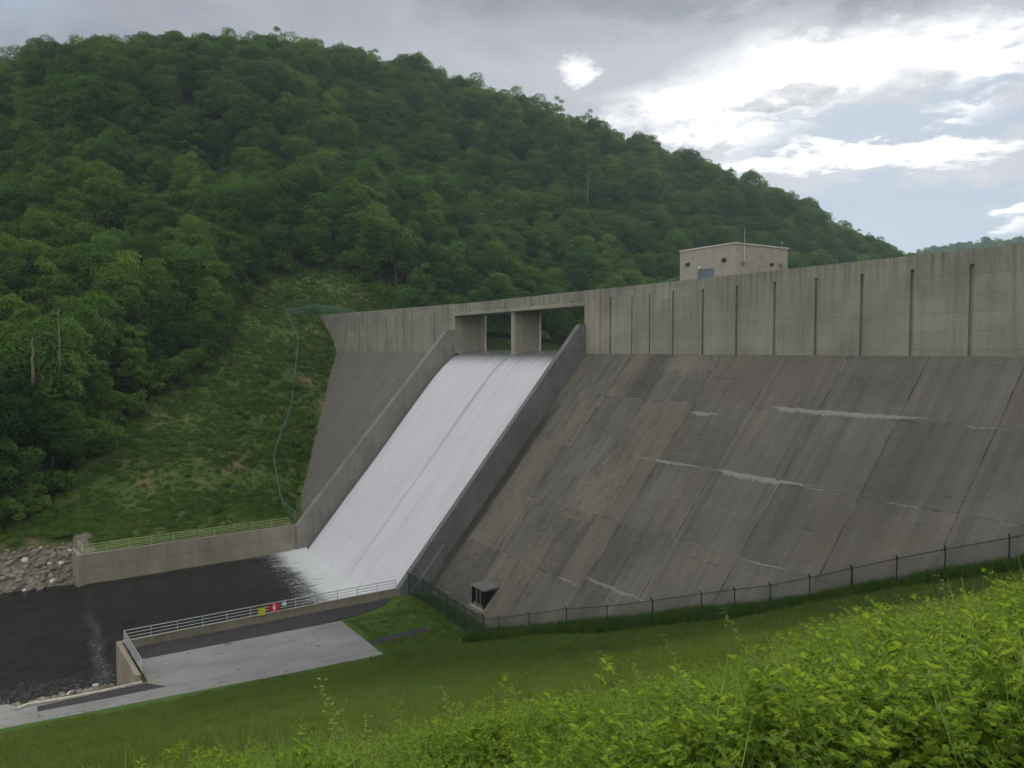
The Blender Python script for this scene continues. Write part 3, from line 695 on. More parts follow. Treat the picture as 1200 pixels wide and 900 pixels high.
# ------------------------------------------------------------------ bank walls and railings
def wall_run(name, pts, th, z0, z1, side, m, label, joints=None):
    """pts (a,b) of the water-side face; th thickness to `side`"""
    root = empty(name, mtx=DAM @ Matrix.Translation((pts[0][1], pts[0][0], 0))); off = Vector((pts[0][1], pts[0][0], 0))
    P = [Vector((p[1], p[0], 0)) for p in pts]
    Q = []
    for i, p in enumerate(P):
        dv = []
        if i > 0: dv.append((P[i] - P[i - 1]).normalized())
        if i < len(P) - 1: dv.append((P[i + 1] - P[i]).normalized())
        nn = [Vector((-v.y, v.x, 0)) * side for v in dv]
        if len(nn) == 2:
            h_ = (nn[0] + nn[1]).normalized(); Q.append(p + h_ * th / max(.3, h_.dot(nn[0])))
        else: Q.append(p + nn[0] * th)
    q = MB(); outl = P + Q[::-1]
    q.poly([v - off for v in outl], z0, z1)
    q.build('wall', m, root)
    tag(root, label, 'retaining wall'); return root
LW = [(-37.95, 27.4), (-35.45, 56.5), (-39.6, 56.9)]
wall_run('retaining_wall', LW, .55, -33.2, -27.0, 1, M['bank_wall'], 'tall pale concrete retaining wall on the far bank under the yellow-green railing')
RW = [(.35, 26.7), (1.62, 55.0), (10.4, 54.35)]
wall_run('retaining_wall', RW, .42, -33.2, -27.0, -1, M['bank_wall'], 'concrete retaining wall on the near bank beside the paved pad, under the white railing')

def railing(name, path, step, m_rail, m_post, label, cat='railing', thin_after=None):
    """path [(a,b)], z of base"""
    zb = -27.0
    root = empty(name, mtx=DAM @ Matrix.Translation((path[0][1], path[0][0], zb))); off = Vector((path[0][1], path[0][0], zb))
    for i in range(len(path) - 1):
        p0 = Vector((path[i][1], path[i][0], zb)) - off; p1 = Vector((path[i + 1][1], path[i + 1][0], zb)) - off
        L = (p1 - p0).length; n = max(1, round(L / step))
        for k in range(n + (1 if i == len(path) - 2 else 0)):
            p = p0.lerp(p1, k / n)
            q = MB(); q.tube([p, p + Vector((0, 0, 1.08))], .032, 6); q.build('post', m_post, root)
        for h_ in (.14, .45, .76, 1.08):
            q = MB(); q.tube([p0 + Vector((0, 0, h_)), p1 + Vector((0, 0, h_))], .045 if h_ > 1 else .036, 6); q.build('rail', m_rail, root)
    return tag(root, label, cat)
railing('metal_railing', [(-38.15, 28.2), (-35.7, 56.3), (-39.6, 56.7)], 2.9, M['yellow_rail'], M['steel'], 'yellow-green four-bar railing along the far retaining wall')
railing('metal_railing', [(.5, 27.2), (1.8, 54.82), (10.1, 54.2)], 2.35, M['steel'], M['steel'], 'pale galvanised four-bar railing along the near wall, carrying the signs')

def on_rail(bb): return 1.8 - (54.85 - bb) / (54.85 - 27.2) * 1.3
def sign(name, bb, w, h, zc, m, label, shape='square'):
    root = empty(name, mtx=DAM @ Matrix.Translation((bb, on_rail(bb) + .07, -27.0 + zc)) )
    q = MB()
    if shape == 'square': q.box(-w / 2, w / 2, 0, .012, -h / 2, h / 2)
    else:
        pts = [(w / 2 * cos(t + pi / 8), h / 2 * sin(t + pi / 8)) for t in np.linspace(0, 2 * pi, 9)[:-1]]
        n = 8; V = [(x, 0, z) for x, z in pts] + [(x, .012, z) for x, z in pts]
        q.add(V, [tuple(range(n)), tuple(reversed(range(n, 2 * n)))] + [(i, i + n, (i + 1) % n + n, (i + 1) % n) for i in range(n)])
    q.build('plate', m, root)
    for sx in (-.2, .2):
        q = MB(); q.box(sx * w - .015, sx * w + .015, -.06, 0, -h * .3, h * .35); q.build('clamp', M['bare_steel'], root)
    tag(root, label, 'sign'); return root
sign('warning_sign', 42.2, .72, .78, .42, M['yellow'], 'square yellow-green warning sign on the white railing')
sg = sign('warning_sign', 40.95, 1.25, .85, .62, M['red'], 'wide red sign with a white figure on the white railing', 'oct')
q = MB()
pts = [(.09 * cos(t), .25 + .085 * sin(t)) for t in np.linspace(0, 2 * pi, 11)[:-1]]
def flat(q, pts, y0, y1):
    n = len(pts); V = [(x, y0, z) for x, z in pts] + [(x, y1, z) for x, z in pts]
    q.add(V, [tuple(range(n)), tuple(reversed(range(n, 2 * n)))] + [(i, i + n, (i + 1) % n + n, (i + 1) % n) for i in range(n)])
flat(q, pts, .0125, .018); flat(q, [(-.17, .14), (.17, .14), (.12, -.05), (.09, -.05), (.16, -.3), (.06, -.3), (0, -.12), (-.06, -.3), (-.16, -.3), (-.09, -.05), (-.12, -.05)], .0125, .018)
q.build('pictogram', M['white'], sg)
sign('notice_plate', 39.9, .42, .36, .80, M['white'], 'small white notice plate right of the red sign')

# ------------------------------------------------------------------ paving
def paving(name, pts, z0, z1, m):
    q = MB(); q.poly([(p[1], p[0]) for p in pts], z0, z1); o = q.build(name, m); o.matrix_world = DAM; return tag(o, kind='structure')
paving('pavement', [(5.3, 35.3), (15.6, 35.0), (15.3, 43), (15.9, 49), (15.4, 56), (14.4, 64), (13.6, 90), (12.5, 150), (7.0, 150), (7.6, 70), (9.2, 64), (10.5, 62.6), (10.75, 53.85), (5.2, 54.22)], -27.9, -27.62, M['pave'])
paving('path', [(2.0, 54.5), (5.25, 54.2), (5.3, 44), (5.2, 38), (4.6, 33), (3.0, 29.5), (1.2, 28.2)], -27.9, -27.612, M['asphalt'])
paving('path', [(10.9, 54.0), (12.45, 52.7), (12.3, 57), (12.0, 61.7), (11.0, 61.7)], -27.7, -27.608, M['asphalt'])
paving('path', [(12.0, 35.1), (12.9, 34.9), (13.0, 31.5), (12.4, 28.6), (11.4, 28.7), (11.6, 31.5)], -27.9, -27.61, M['asphalt'])
kb = MB(); kp = [(10.62, 54.3), (10.78, 56.5), (10.72, 59.5), (10.35, 62.3), (10.75, 63.0)]
for i in range(len(kp) - 1):
    (a0, b0), (a1, b1) = kp[i], kp[i + 1]; kb.box(0, 0, 0, 0, 0, 0) if False else None
    v0 = Vector((b0, a0, 0)); v1 = Vector((b1, a1, 0)); nn = Vector((-(v1 - v0).y, (v1 - v0).x, 0)).normalized() * .19
    kb.poly([v0 - nn, v1 - nn, v1 + nn, v0 + nn], -27.95, -27.5)
o = kb.build('kerb', M['lite_conc']); o.matrix_world = DAM; tag(o, kind='structure')
kb = MB(); kb.box(61.5, 76, -44.2, -43.2, -29.5, -28.1); o = kb.build('outfall_slab', M['lite_conc'], bevel=.05); o.matrix_world = DAM
tag(o, 'pale concrete slab half buried in the riprap on the far bank', 'slab')
kb = MB(); kb.box(57.0, 57.5, 2.0, 2.7, -32, -30.2); o = kb.build('sill_post', M['lite_conc'], bevel=.04); o.matrix_world = DAM
tag(o, 'short concrete post at the water edge where the end sill meets the near bank', 'post')

# ------------------------------------------------------------------ chain-link fences (real wires)
def fence(name, path, h, spacing, m, label, cell=.14, wire=.007, arm=True, zf=None, rail=.03):
    """path [(a,b)]"""
    base = W(path[0][0], path[0][1], gz(*path[0]) if zf is None else zf(*path[0])); root = empty(name, base)
    pts = []
    for i in range(len(path) - 1):
        (a0, b0), (a1, b1) = path[i], path[i + 1]; L = math.hypot(a1 - a0, b1 - b0); n = max(1, round(L / spacing))
        for k in range(n): t = k / n; pts.append((a0 + (a1 - a0) * t, b0 + (b1 - b0) * t))
    pts.append(path[-1])
    Pw = [W(a, bb, gz(a, bb) if zf is None else zf(a, bb)) - base for a, bb in pts]
    up = Vector((0, 0, 1))
    for i, p in enumerate(Pw):
        nxt = Pw[min(i + 1, len(Pw) - 1)] - Pw[max(i - 1, 0)]; nn = Vector((nxt.y, -nxt.x, 0)).normalized()
        q = MB(); q.tube([p - up * .3, p + up * h] + ([p + up * (h + .28) + nn * .28] if arm else []), .045 if i % 5 else .06, 6); q.build('post', m, root)
    q = MB()
    for i in range(len(Pw) - 1): q.tube([Pw[i] + up * h, Pw[i + 1] + up * h], rail, 5)
    if arm:
        for dz_, dn_ in ((.1, .1), (.26, .26)):
            for i in range(len(Pw) - 1):
                nn = Vector(((Pw[i + 1] - Pw[i]).y, -(Pw[i + 1] - Pw[i]).x, 0)).normalized()
                q.tube([Pw[i] + up * (h + dz_) + nn * dn_, Pw[i + 1] + up * (h + dz_) + nn * dn_], .006, 3)
    q.build('top_rail', m, root)
    V = []; F = []
    for i in range(len(Pw) - 1):
        p0, p1 = Pw[i], Pw[i + 1]; L = (p1 - p0).length; dirn = (p1 - p0) / L; nn = dirn.cross(up).normalized() * wire
        k = -h
        while k < L:
            for sg_ in (1, -1):
                s0, s1 = (k, k + h) if sg_ == 1 else (k + h, k)
                z0, z1 = 0.0, h
                # clip to the bay
                t0, t1 = 0.0, 1.0
                ds = s1 - s0
                ta, tb = sorted(((0 - s0) / ds, (L - s0) / ds)); t0 = max(t0, ta); t1 = min(t1, tb)
                if t1 <= t0: continue
                A1 = p0 + dirn * (s0 + ds * t0) + up * (h * t0 + .04); B1 = p0 + dirn * (s0 + ds * t1) + up * (h * t1)
                w_ = (B1 - A1).normalized().cross(dirn.cross(up)).normalized() * wire
                c0 = len(V); V += [A1 - w_, A1 + w_, B1 + w_, B1 - w_]; F.append((c0, c0 + 1, c0 + 2, c0 + 3))
            k += cell * 1.414
    o = bpy.data.objects.new('mesh_netting', mesh_of('mesh_netting', V, F, m)); COL.objects.link(o); o.parent = root
    return tag(root, label, 'fence')
def fb(a): # b of the face / slope contact at a
    lo, hi = 0.0, 26.0
    for _ in range(30):
        mid = (lo + hi) / 2
        if face_z(mid) > float(slope_side(np.array([float(a)]), np.array([mid]))[0]): lo = mid
        else: hi = mid
    return lo
fpath = [(18.3, 26.0)] + [(a, fb(a) + 3.1) for a in (20.5, 24, 28, 32, 36, 40, 45, 50, 55, 61, 67, 73)]
fence('chain_link_fence', [(1.1, 25.9), (4.4, 25.6), (18.3, 26.0)], 2.4, 1.95, M['fence'], 'dark green chain-link fence across the toe lawn in front of the outlet hood', .075, .012)
fence('chain_link_fence', fpath, 2.05, 3.1, M['fence'], 'dark green chain-link fence climbing the grass slope along the foot of the dam', .12, .006)
fence('chain_link_fence', [(-106, 9.5), (-94.5, 9.9), (-75.5, 16.9), (-60, 24.8), (-46.8, 26.8), (-40.5, 26.6)], 1.7, 2.9, M['fence_far'], 'blue-green chain-link fence zigzagging down the far meadow beside the dam', .16, .006, False, None, .05)
fence('chain_link_fence', [(-106.5, 9.0), (-111, .5), (-110, -9), (-108, -16), (-104, -20)], 2.0, 2.9, M['fence_far'], 'pale blue-green chain-link fence above the far end of the dam crest', .14, .009, False, None, .05)

# ------------------------------------------------------------------ plants: templates
def np_mesh(name, V, F, mats, smooth=False, mi=None):
    me = bpy.data.meshes.new(name); V = np.asarray(V, np.float32); F = np.asarray(F, np.int32)
    k = F.shape[1]
    me.vertices.add(len(V)); me.vertices.foreach_set('co', V.ravel())
    me.loops.add(F.size); me.loops.foreach_set('vertex_index', F.ravel())
    me.polygons.add(len(F)); me.polygons.foreach_set('loop_start', np.arange(0, F.size, k, dtype=np.int32))
    for mm in mats: me.materials.append(mm)
    if mi is not None: me.polygons.foreach_set('material_index', np.asarray(mi, np.int32))
    if smooth: me.polygons.foreach_set('use_smooth', [True] * len(F))
    me.update(calc_edges=True); me.validate(); return me
def quads(C, Nn, size, r, aspect=.7):
    """leaf quads at centres C with normals Nn"""
    n = len(C); t = r.normal(size=(n, 3)); t -= (t * Nn).sum(1, keepdims=True) * Nn; t /= np.linalg.norm(t, axis=1, keepdims=True) + 1e-9
    s = np.cross(Nn, t); size = np.asarray(size).reshape(-1, 1)
    V = np.stack([C - t * size, C - s * size * aspect, C + t * size, C + s * size * aspect], 1).reshape(-1, 3)
    return V, np.arange(4 * n).reshape(n, 4)
def unit(v): return v / (np.linalg.norm(v, axis=-1, keepdims=True) + 1e-9)

def crown_mesh(name, seed, H, R, n_lobe, n_leaf, leaf, base=.28, top_heavy=.55, m='leaf'):
    """broad domed crown: leaf clumps on an ellipsoid, each clump a ragged shell of leaf faces"""
    r = np.random.RandomState(seed); C = []; NN = []; SN = []; lobes = []
    zc = H * (base + (1 - base) * top_heavy); hz_up = H - zc; hz_dn = zc - H * base
    for i in range(n_lobe):
        cz = 1 - 1.75 * (i + .5) / n_lobe; ang = i * 2.399 + r.uniform(-.4, .4); sz_ = math.sqrt(max(0, 1 - cz * cz)); k = r.uniform(.45, .98)
        lr = R * r.uniform(.20, .46)
        lobes.append((R * sz_ * cos(ang) * k, R * sz_ * sin(ang) * k, zc + cz * (hz_up if cz > 0 else hz_dn) * k, lr))
    lobes.append((0, 0, zc, R * .6))
    w = np.array([l[3] ** 2 for l in lobes]); w /= w.sum(); cnt = (w * n_leaf).astype(int)
    for (x, y, z, lr), k in zip(lobes, cnt):
        dv = unit(r.normal(size=(k, 3))); dv[:, 2] = np.where(dv[:, 2] < -.45, -dv[:, 2] * .6, dv[:, 2]); dv = unit(dv)
        sub = unit(r.normal(size=(14, 3))); near = (dv @ sub.T).max(1)
        rr = lr * (.62 + .52 * np.clip((near - .5) / .5, 0, 1) ** 1.3 + r.normal(size=k) * .10)
        c = np.array([x, y, z]) + dv * rr[:, None] * np.array([1.05, 1.05, .92])
        C.append(c); NN.append(unit(dv * .9 + np.array([0, 0, .45]) + r.normal(size=(k, 3)) * .55))
        subn = sub[(dv @ sub.T).argmax(1)]
        SN.append(unit(dv * .8 + subn * .35 + np.array([0, 0, .25])))
    C = np.concatenate(C); NN = np.concatenate(NN); SN = np.concatenate(SN); sz = leaf * r.uniform(.6, 1.25, len(C))
    NN = np.where((NN * SN).sum(1, keepdims=True) < 0, -NN, NN)
    V, F = quads(C, NN, sz, r)
    me = np_mesh(name, V, F, [M[m]])
    sn = unit(SN * .55 + NN * .75); me.normals_split_custom_set_from_vertices(np.repeat(sn, 4, 0).astype(np.float32).tolist())
    return me, lobes
def trunk_mb(seed, H, lobes, r0=.24, m='bark'):
    r = random.Random(seed); q = MB(); top = H * .72
    pts = [Vector((r.uniform(-.2, .2) * i * .4, r.uniform(-.2, .2) * i * .4, top * i / 5 - .5 * (i == 0))) for i in range(6)]
    q.tube(pts, [r0 * 1.25, r0, r0 * .82, r0 * .62, r0 * .42, r0 * .2], 7)
    for (x, y, z, lr) in lobes[::3]:
        if z < H * .2: continue
        k = min(4, max(1, int(z / top * 5) - 1)); s = pts[k]; e = Vector((x, y, z)); md = s.lerp(e, .5) + Vector((0, 0, -.3))
        q.tube([s, md, e], [r0 * .38, r0 * .25, r0 * .08], 5)
    return q
def mesh_from_mb(q, name, m):
    o = q.build(name, m, smooth=True); me = o.data; bpy.data.objects.remove(o); return me

TREES = []
specs = [(16, 4.9, 24, 11500, .19, .12, .50), (18, 5.2, 28, 12500, .19, .14, .52), (14, 4.5, 20, 10500, .18, .06, .48), (19, 4.8, 30, 12500, .19, .16, .55),
         (16, 5.7, 28, 13500, .20, .10, .48), (12.5, 4.1, 18, 9000, .17, .04, .48), (17.5, 4.3, 26, 10500, .17, .10, .58), (17, 4.6, 30, 9500, .19, .10, .5), (18.5, 3.4, 26, 8500, .17, .08, .45), (13, 5.0, 22, 9000, .19, .05, .55)]
for i, (H, R, nl, nf, ls, bs, th_) in enumerate(specs):
    cm, lob = crown_mesh('crown', 40 + i, H, R, nl, nf, ls, bs, th_, 'leaf_pale' if i >= 7 else 'leaf')
    tm = mesh_from_mb(trunk_mb(80 + i, H, lob, .2 + .006 * H), 'trunk', M['bark'])
    TREES.append((cm, tm, H, R))
def pine_meshes(seed, H):
    r = np.random.RandomState(seed); C = []; NN = []; q = MB()
    q.tube([(0, 0, -.5), (.1, 0, H * .5), (0, .1, H)], [.22, .15, .03], 6)
    nb2 = 34
    for i in range(nb2):
        zf = .3 + .7 * i / nb2; L = (1 - zf) * 3.4 + .7; L *= r.uniform(.6, 1.25); an = i * 2.4 + r.uniform(-.4, .4)
        dr_ = np.array([cos(an), sin(an), r.uniform(.05, .35)]); p0 = np.array([0, 0, H * zf]); tipp = p0 + dr_ * L
        q.tube([tuple(p0), tuple(tipp)], [.05, .015], 4)
        k = int(90 * L / 2); t = r.uniform(.3, 1.05, k)[:, None]
        C.append(p0 + dr_ * L * t + r.normal(size=(k, 3)) * np.array([.22, .22, .12]) * (1.2 - t * .4)); NN.append(unit(r.normal(size=(k, 3)) * .6 + [0, 0, 1]))
    C = np.concatenate(C); NN = unit(np.concatenate(NN)); V, F = quads(C, NN, .20 * r.uniform(.6, 1.3, len(C)), r, .35)
    return np_mesh('crown', V, F, [M['needle']]), mesh_from_mb(q, 'trunk', M['bark'])
PINES = [pine_meshes(5, 15), pine_meshes(6, 17), pine_meshes(9, 13)]
SHRUBS = []
for i in range(4):
    H = [2.6, 3.4, 2.0, 4.2][i]; cm, lob = crown_mesh('foliage', 140 + i, H, H * .55, 12, 2600, .13, .02, .55, 'leaf_pale')
    q = MB()
    for (x, y, z, lr) in lob[::2]: q.tube([(0, 0, -.2), (x * .4, y * .4, z * .5), (x, y, z)], [.05, .035, .012], 5)
    SHRUBS.append((cm, mesh_from_mb(q, 'stems', M['bark']), H))

# ------------------------------------------------------------------ scatter stuff with geometry nodes
def template_collection(name, meshes):
    c = bpy.data.collections.new(name)
    for i, me_ in enumerate(meshes):
        o = bpy.data.objects.new('%s_%02d' % (name, i), me_); c.objects.link(o)
    return c
def scatter(name, P, scale, rot, idx, coll, label, cat=None):
    me = bpy.data.meshes.new(name); P = np.asarray(P, np.float32); me.vertices.add(len(P)); me.vertices.foreach_set('co', P.ravel())
    for nm, dat, ty, key in (('sc', scale, 'FLOAT_VECTOR', 'vector'), ('rt', rot, 'FLOAT_VECTOR', 'vector'), ('ix', idx, 'INT', 'value')):
        a = me.attributes.new(nm, ty, 'POINT'); a.data.foreach_set(key, np.asarray(dat, np.int32 if ty == 'INT' else np.float32).ravel())
    o = bpy.data.objects.new(name, me); COL.objects.link(o)
    ng = bpy.data.node_groups.new(name + '_scatter', 'GeometryNodeTree')
    ng.interface.new_socket('Geometry', in_out='INPUT', socket_type='NodeSocketGeometry'); ng.interface.new_socket('Geometry', in_out='OUTPUT', socket_type='NodeSocketGeometry')
    gi = ng.nodes.new('NodeGroupInput'); go = ng.nodes.new('NodeGroupOutput')
    ci = ng.nodes.new('GeometryNodeCollectionInfo'); ci.inputs['Collection'].default_value = coll; ci.inputs['Separate Children'].default_value = True; ci.inputs['Reset Children'].default_value = True
    ip = ng.nodes.new('GeometryNodeInstanceOnPoints'); ip.inputs['Pick Instance'].default_value = True
    def attr(nm, dt):
        n = ng.nodes.new('GeometryNodeInputNamedAttribute'); n.data_type = dt; n.inputs['Name'].default_value = nm; return n.outputs['Attribute']
    L = ng.links
    L.new(gi.outputs[0], ip.inputs['Points']); L.new(ci.outputs[0], ip.inputs['Instance'])
    L.new(attr('ix', 'INT'), ip.inputs['Instance Index']); L.new(attr('rt', 'FLOAT_VECTOR'), ip.inputs['Rotation']); L.new(attr('sc', 'FLOAT_VECTOR'), ip.inputs['Scale'])
    L.new(ip.outputs[0], go.inputs[0])
    md = o.modifiers.new('scatter', 'NODES'); md.node_group = ng
    tag(o, label, cat, None, 'stuff'); return o

# ---- trees on the far hillside
r = np.random.RandomState(21); cand = []
aa = np.arange(-345, -40, 6.6); bbv = np.arange(-470, 190, 6.6)
GA, GB = np.meshgrid(aa, bbv, indexing='ij'); GA = GA + r.uniform(-2.9, 2.9, GA.shape); GB = GB + r.uniform(-2.9, 2.9, GB.shape)
GZ = hill(GA, GB)
ok = ~in_poly(GA, GB, MEADOW) & ~((GB < 0) & (GZ < -.4)) & ~((GB > -7) & (GB < 28) & (GA > -112)) & ~((GB > 50) & (GA > -46))
pts = np.stack([O[0] + GA * D[0] + GB * N[0], O[1] + GA * D[1] + GB * N[1], GZ], -1)[ok]
keep = []
for (X, Y, Z) in pts:
    if Y < 40: continue
    u, v = proj((X, Y, Z + 12))
    if -260 < u < 1330 and v > -40: keep.append((X, Y, Z, u, v))
keep.sort(key=lambda t: t[1]); print('trees', len(keep))
inview = [k for k in keep if -20 < k[3] < 1100][:285]
ids = set((k[0], k[1]) for k in inview); rest = [k for k in keep if (k[0], k[1]) not in ids]
protos = []
def tree_thing(cm, tm, name, label, cat, group):
    root = empty(name, (0, 0, 0)); tag(root, label, cat, group)
    for nm, mm in (('trunk', tm), ('crown', cm)):
        o = bpy.data.objects.new(nm, mm); COL.objects.link(o); o.parent = root
    return root
rr_ = random.Random(5); used = {}
for (X, Y, Z, u, v) in inview:
    k = rr_.randrange(7, len(TREES)) if rr_.random() < (.42 if u < 330 else .15) else rr_.randrange(7); cm, tm, H, R = TREES[k]
    if k not in used:
        root = used[k] = tree_thing(cm, tm, 'deciduous_tree', 'leafy green deciduous tree in the wood on the far hillside', 'tree', 'deciduous trees on the far hillside')
    else: root = copy_tree(used[k])
    s = rr_.choice([rr_.uniform(.62, .9), rr_.uniform(.85, 1.15), rr_.uniform(1.0, 1.25)]); a_, b_ = AB(X, Y)
    if in_poly(np.array([a_ + 9]), np.array([b_]), MEADOW)[0] or (b_ > 45 and a_ > -62): s *= .78
    root.location = (X, Y, Z - .4); root.rotation_euler = (rr_.uniform(-.05, .05), rr_.uniform(-.05, .05), rr_.uniform(0, 6.28)); root.scale = (s * rr_.uniform(.95, 1.15),) * 2 + (s,)
R_ = np.random.RandomState(8); nR = len(rest)
P_ = np.array([(k[0], k[1], k[2] - .4) for k in rest]); sc_ = R_.choice([.7, .88, 1.0, 1.12, 1.22], nR) * R_.uniform(.93, 1.07, nR)
Sc = np.stack([sc_ * R_.uniform(.95, 1.15, nR)] * 2 + [sc_], -1); Rt = np.stack([R_.uniform(-.05, .05, nR), R_.uniform(-.05, .05, nR), R_.uniform(0, 6.28, nR)], -1)
tc = template_collection('forest_tree', [t[0] for t in TREES])
scatter('forest', P_, Sc, Rt, R_.choice(len(TREES), nR, p=[.12, .12, .12, .12, .12, .12, .12, .06, .06, .04]), tc, 'dense green broadleaf wood covering the upper hillside to the ridge')
# pines that stand proud of the ridge at its lower right end
pu = [0] * 3
pines = []
for k in range(19):                                    # strung along the falling end of the ridge
    uu = 850 + 11.2 * k; rp = ridge_pt(uu, float(np.interp(uu, [870, 960, 1030, 1070], [246, 286, 330, 362])), float(np.interp(uu, [870, 960, 1030, 1070], [235, 215, 200, 190])))
    pines.append((rp[0] + rr_.uniform(-2, 9), rp[1] + rr_.uniform(-5, 5)))
for k, (a_, b_) in enumerate(pines):
    j = k % 3
    if not pu[j]: root = pu[j] = tree_thing(PINES[j][0], PINES[j][1], 'pine_tree', 'dark pine standing on the lower right end of the ridge', 'tree', 'pines on the ridge')
    else: root = copy_tree(pu[j])
    root.location = W(a_, b_, gz(a_, b_)); s = 1.15 + .35 * rr_.random(); root.scale = (s * 1.25, s * 1.35, s); root.rotation_euler = (0, 0, rr_.uniform(0, 6))

# bare snags
def snag(X, Y, Z, H, r0, label, branches):
    q = MB(); rg = random.Random(int(H * 100)); pts = [Vector((rg.uniform(-.035, .035) * i, rg.uniform(-.035, .035) * i, H * i / 6 - (.6 if i == 0 else 0))) for i in range(7)]
    q.tube(pts, [r0, r0 * .9, r0 * .8, r0 * .7, r0 * .6, r0 * .5, r0 * .25 if branches else r0 * .45], 7)
    root = empty('dead_tree', (X, Y, Z)); q.build('trunk', M['grey_bark'], root, True)
    for k in range(branches):
        z = H * (.35 + .6 * k / branches); an = rg.uniform(0, 6.28); L = rg.uniform(.8, 2.0)
        q = MB(); s = pts[min(6, int(z / H * 6))]; q.tube([s, s + Vector((cos(an) * L * .5, sin(an) * L * .5, .3)), s + Vector((cos(an) * L, sin(an) * L, .9))], [.06, .04, .015], 5); q.build('branch', M['grey_bark'], root, True)
    tag(root, label, 'dead tree'); return root
def at_px(u, v, Y, dz=0):
    return (u - 600) / 900 * Y, Y, -(v - 410) / 900 * Y + dz
x_, y_, z_ = at_px(38, 446, 104); snag(x_, y_, z_, 5.8, .20, 'bare broken-topped dead trunk without branches in front of the far-left trees', 0)
x_, y_, z_ = at_px(70, 430, 106); snag(x_, y_, z_, 8.2, .12, 'slim bare dead tree with a few twigs in front of the far-left trees', 6)
x_, y_, z_ = at_px(688, 240, 290); snag(x_, y_, z_, 19.5, .22, 'tall bare grey trunk rising out of the wood above the bridge', 5)

# ---- far wooded hill behind the right end of the dam
V = []; F = []; nx = 60; ny = 14
for i in range(nx + 1):
    for j in range(ny + 1):
        u = 930 + 900 * i / nx; Y = 820 + 40 * j; X = (u - 600) / 900 * 1170 + (Y - 1170) * .2
        crest_v = np.interp(u, [930, 1040, 1075, 1130, 1200, 1400, 1830], [350, 316, 298, 292, 284, 270, 284])
        zt = (410 - crest_v) / 900 * 1170 - 8; t = j / ny; V.append((X, Y, -30 + (zt + 30) * math.sin(min(1, t * 1.6) * pi / 2)))
for i in range(nx):
    for j in range(ny): F.append((i * (ny + 1) + j, (i + 1) * (ny + 1) + j, (i + 1) * (ny + 1) + j + 1, i * (ny + 1) + j + 1))
fh = bpy.data.objects.new('far_hill', mesh_of('far_hill', V, F, M['ground'], True)); COL.objects.link(fh); tag(fh, kind='structure')
zat = fh.data.attributes.new('zone', 'FLOAT_VECTOR', 'POINT'); zat.data.foreach_set('vector', np.tile(np.array([0, 1, 0], np.float32), len(V)))
Pf = []
for k in range(2600):
    i = R_.uniform(0, nx - .01); j = R_.uniform(2, 9.5); i0, j0 = int(i), int(j); p = V[i0 * (ny + 1) + j0]; p2 = V[(i0 + 1) * (ny + 1) + min(j0 + 1, ny)]
    t = R_.random_sample(); s_ = R_.random_sample(); Pf.append((p[0] + (p2[0] - p[0]) * t, p[1] + (p2[1] - p[1]) * s_, p[2] + (p2[2] - p[2]) * s_ - 3))
nF = len(Pf); sf = R_.uniform(.8, 1.3, nF)
scatter('far_forest', Pf, np.stack([sf] * 3, -1), np.stack([np.zeros(nF)] * 2 + [R_.uniform(0, 6.28, nF)], -1), R_.randint(0, len(TREES), nF), tc, 'hazy blue wooded hill far beyond the right end of the dam')

# ---- shrubs along the lower wood edge and on the meadow (individuals)
sh_used = {}
def shrub(a_, b_, s, k, label, group):
    cm, sm, H = SHRUBS[k]
    if k not in sh_used:
        root = empty('shrub'); tag(root, label, 'shrub', group)
        for nm, mm in (('stems', sm), ('foliage', cm)):
            o = bpy.data.objects.new(nm, mm); COL.objects.link(o); o.parent = root
        sh_used[k] = root
    else: root = copy_tree(sh_used[k]); tag(root, label, 'shrub', group)
    root.location = W(a_, b_, gz(a_, b_) - .1); root.scale = (s * 1.15, s * 1.15, s); root.rotation_euler = (0, 0, rr_.uniform(0, 6.28))
edge = [(-108, -21), (-118, -24), (-127, -12), (-124, 9), (-117, 15), (-106, 21), (-95, 26.5), (-86, 33), (-78, 43), (-66, 52), (-57, 58), (-50, 64), (-47, 70), (-46, 78), (-45, 86)]
for i in range(len(edge) - 1):
    (a0, b0), (a1, b1) = edge[i], edge[i + 1]
    for k in range(8):
        t = rr_.random(); off = rr_.uniform(-3.5, 2.0)
        shrub(a0 + (a1 - a0) * t - off * .2, b0 + (b1 - b0) * t + off * .5 + 1, rr_.uniform(.8, 1.5), rr_.randrange(4), 'leafy green shrub at the lower edge of the far wood', 'shrubs along the wood edge')
for k in range(60):
    b_ = rr_.uniform(-260, -24); a_ = -112
    for _ in range(40):
        if gz(a_, b_) > .2: a_ += .8
        else: break
    for _ in range(60):
        if gz(a_, b_) < .1: a_ -= .8
        else: break
    shrub(a_ - rr_.uniform(0, 5), b_, rr_.uniform(.9, 1.9), rr_.randrange(4), 'leafy shrub at the reservoir shore beyond the spillway openings', 'shrubs on the reservoir shore')
for k in range(46):
    a_ = rr_.uniform(-120, -43); b_ = rr_.uniform(0, 78)
    if not in_poly(np.array([a_]), np.array([b_]), MEADOW)[0] or b_ < 24 - (-40 - a_) * .35: continue
    shrub(a_, b_, rr_.uniform(.35, .75), rr_.choice([0, 2]), 'low green bush out on the far meadow', 'bushes on the far meadow')

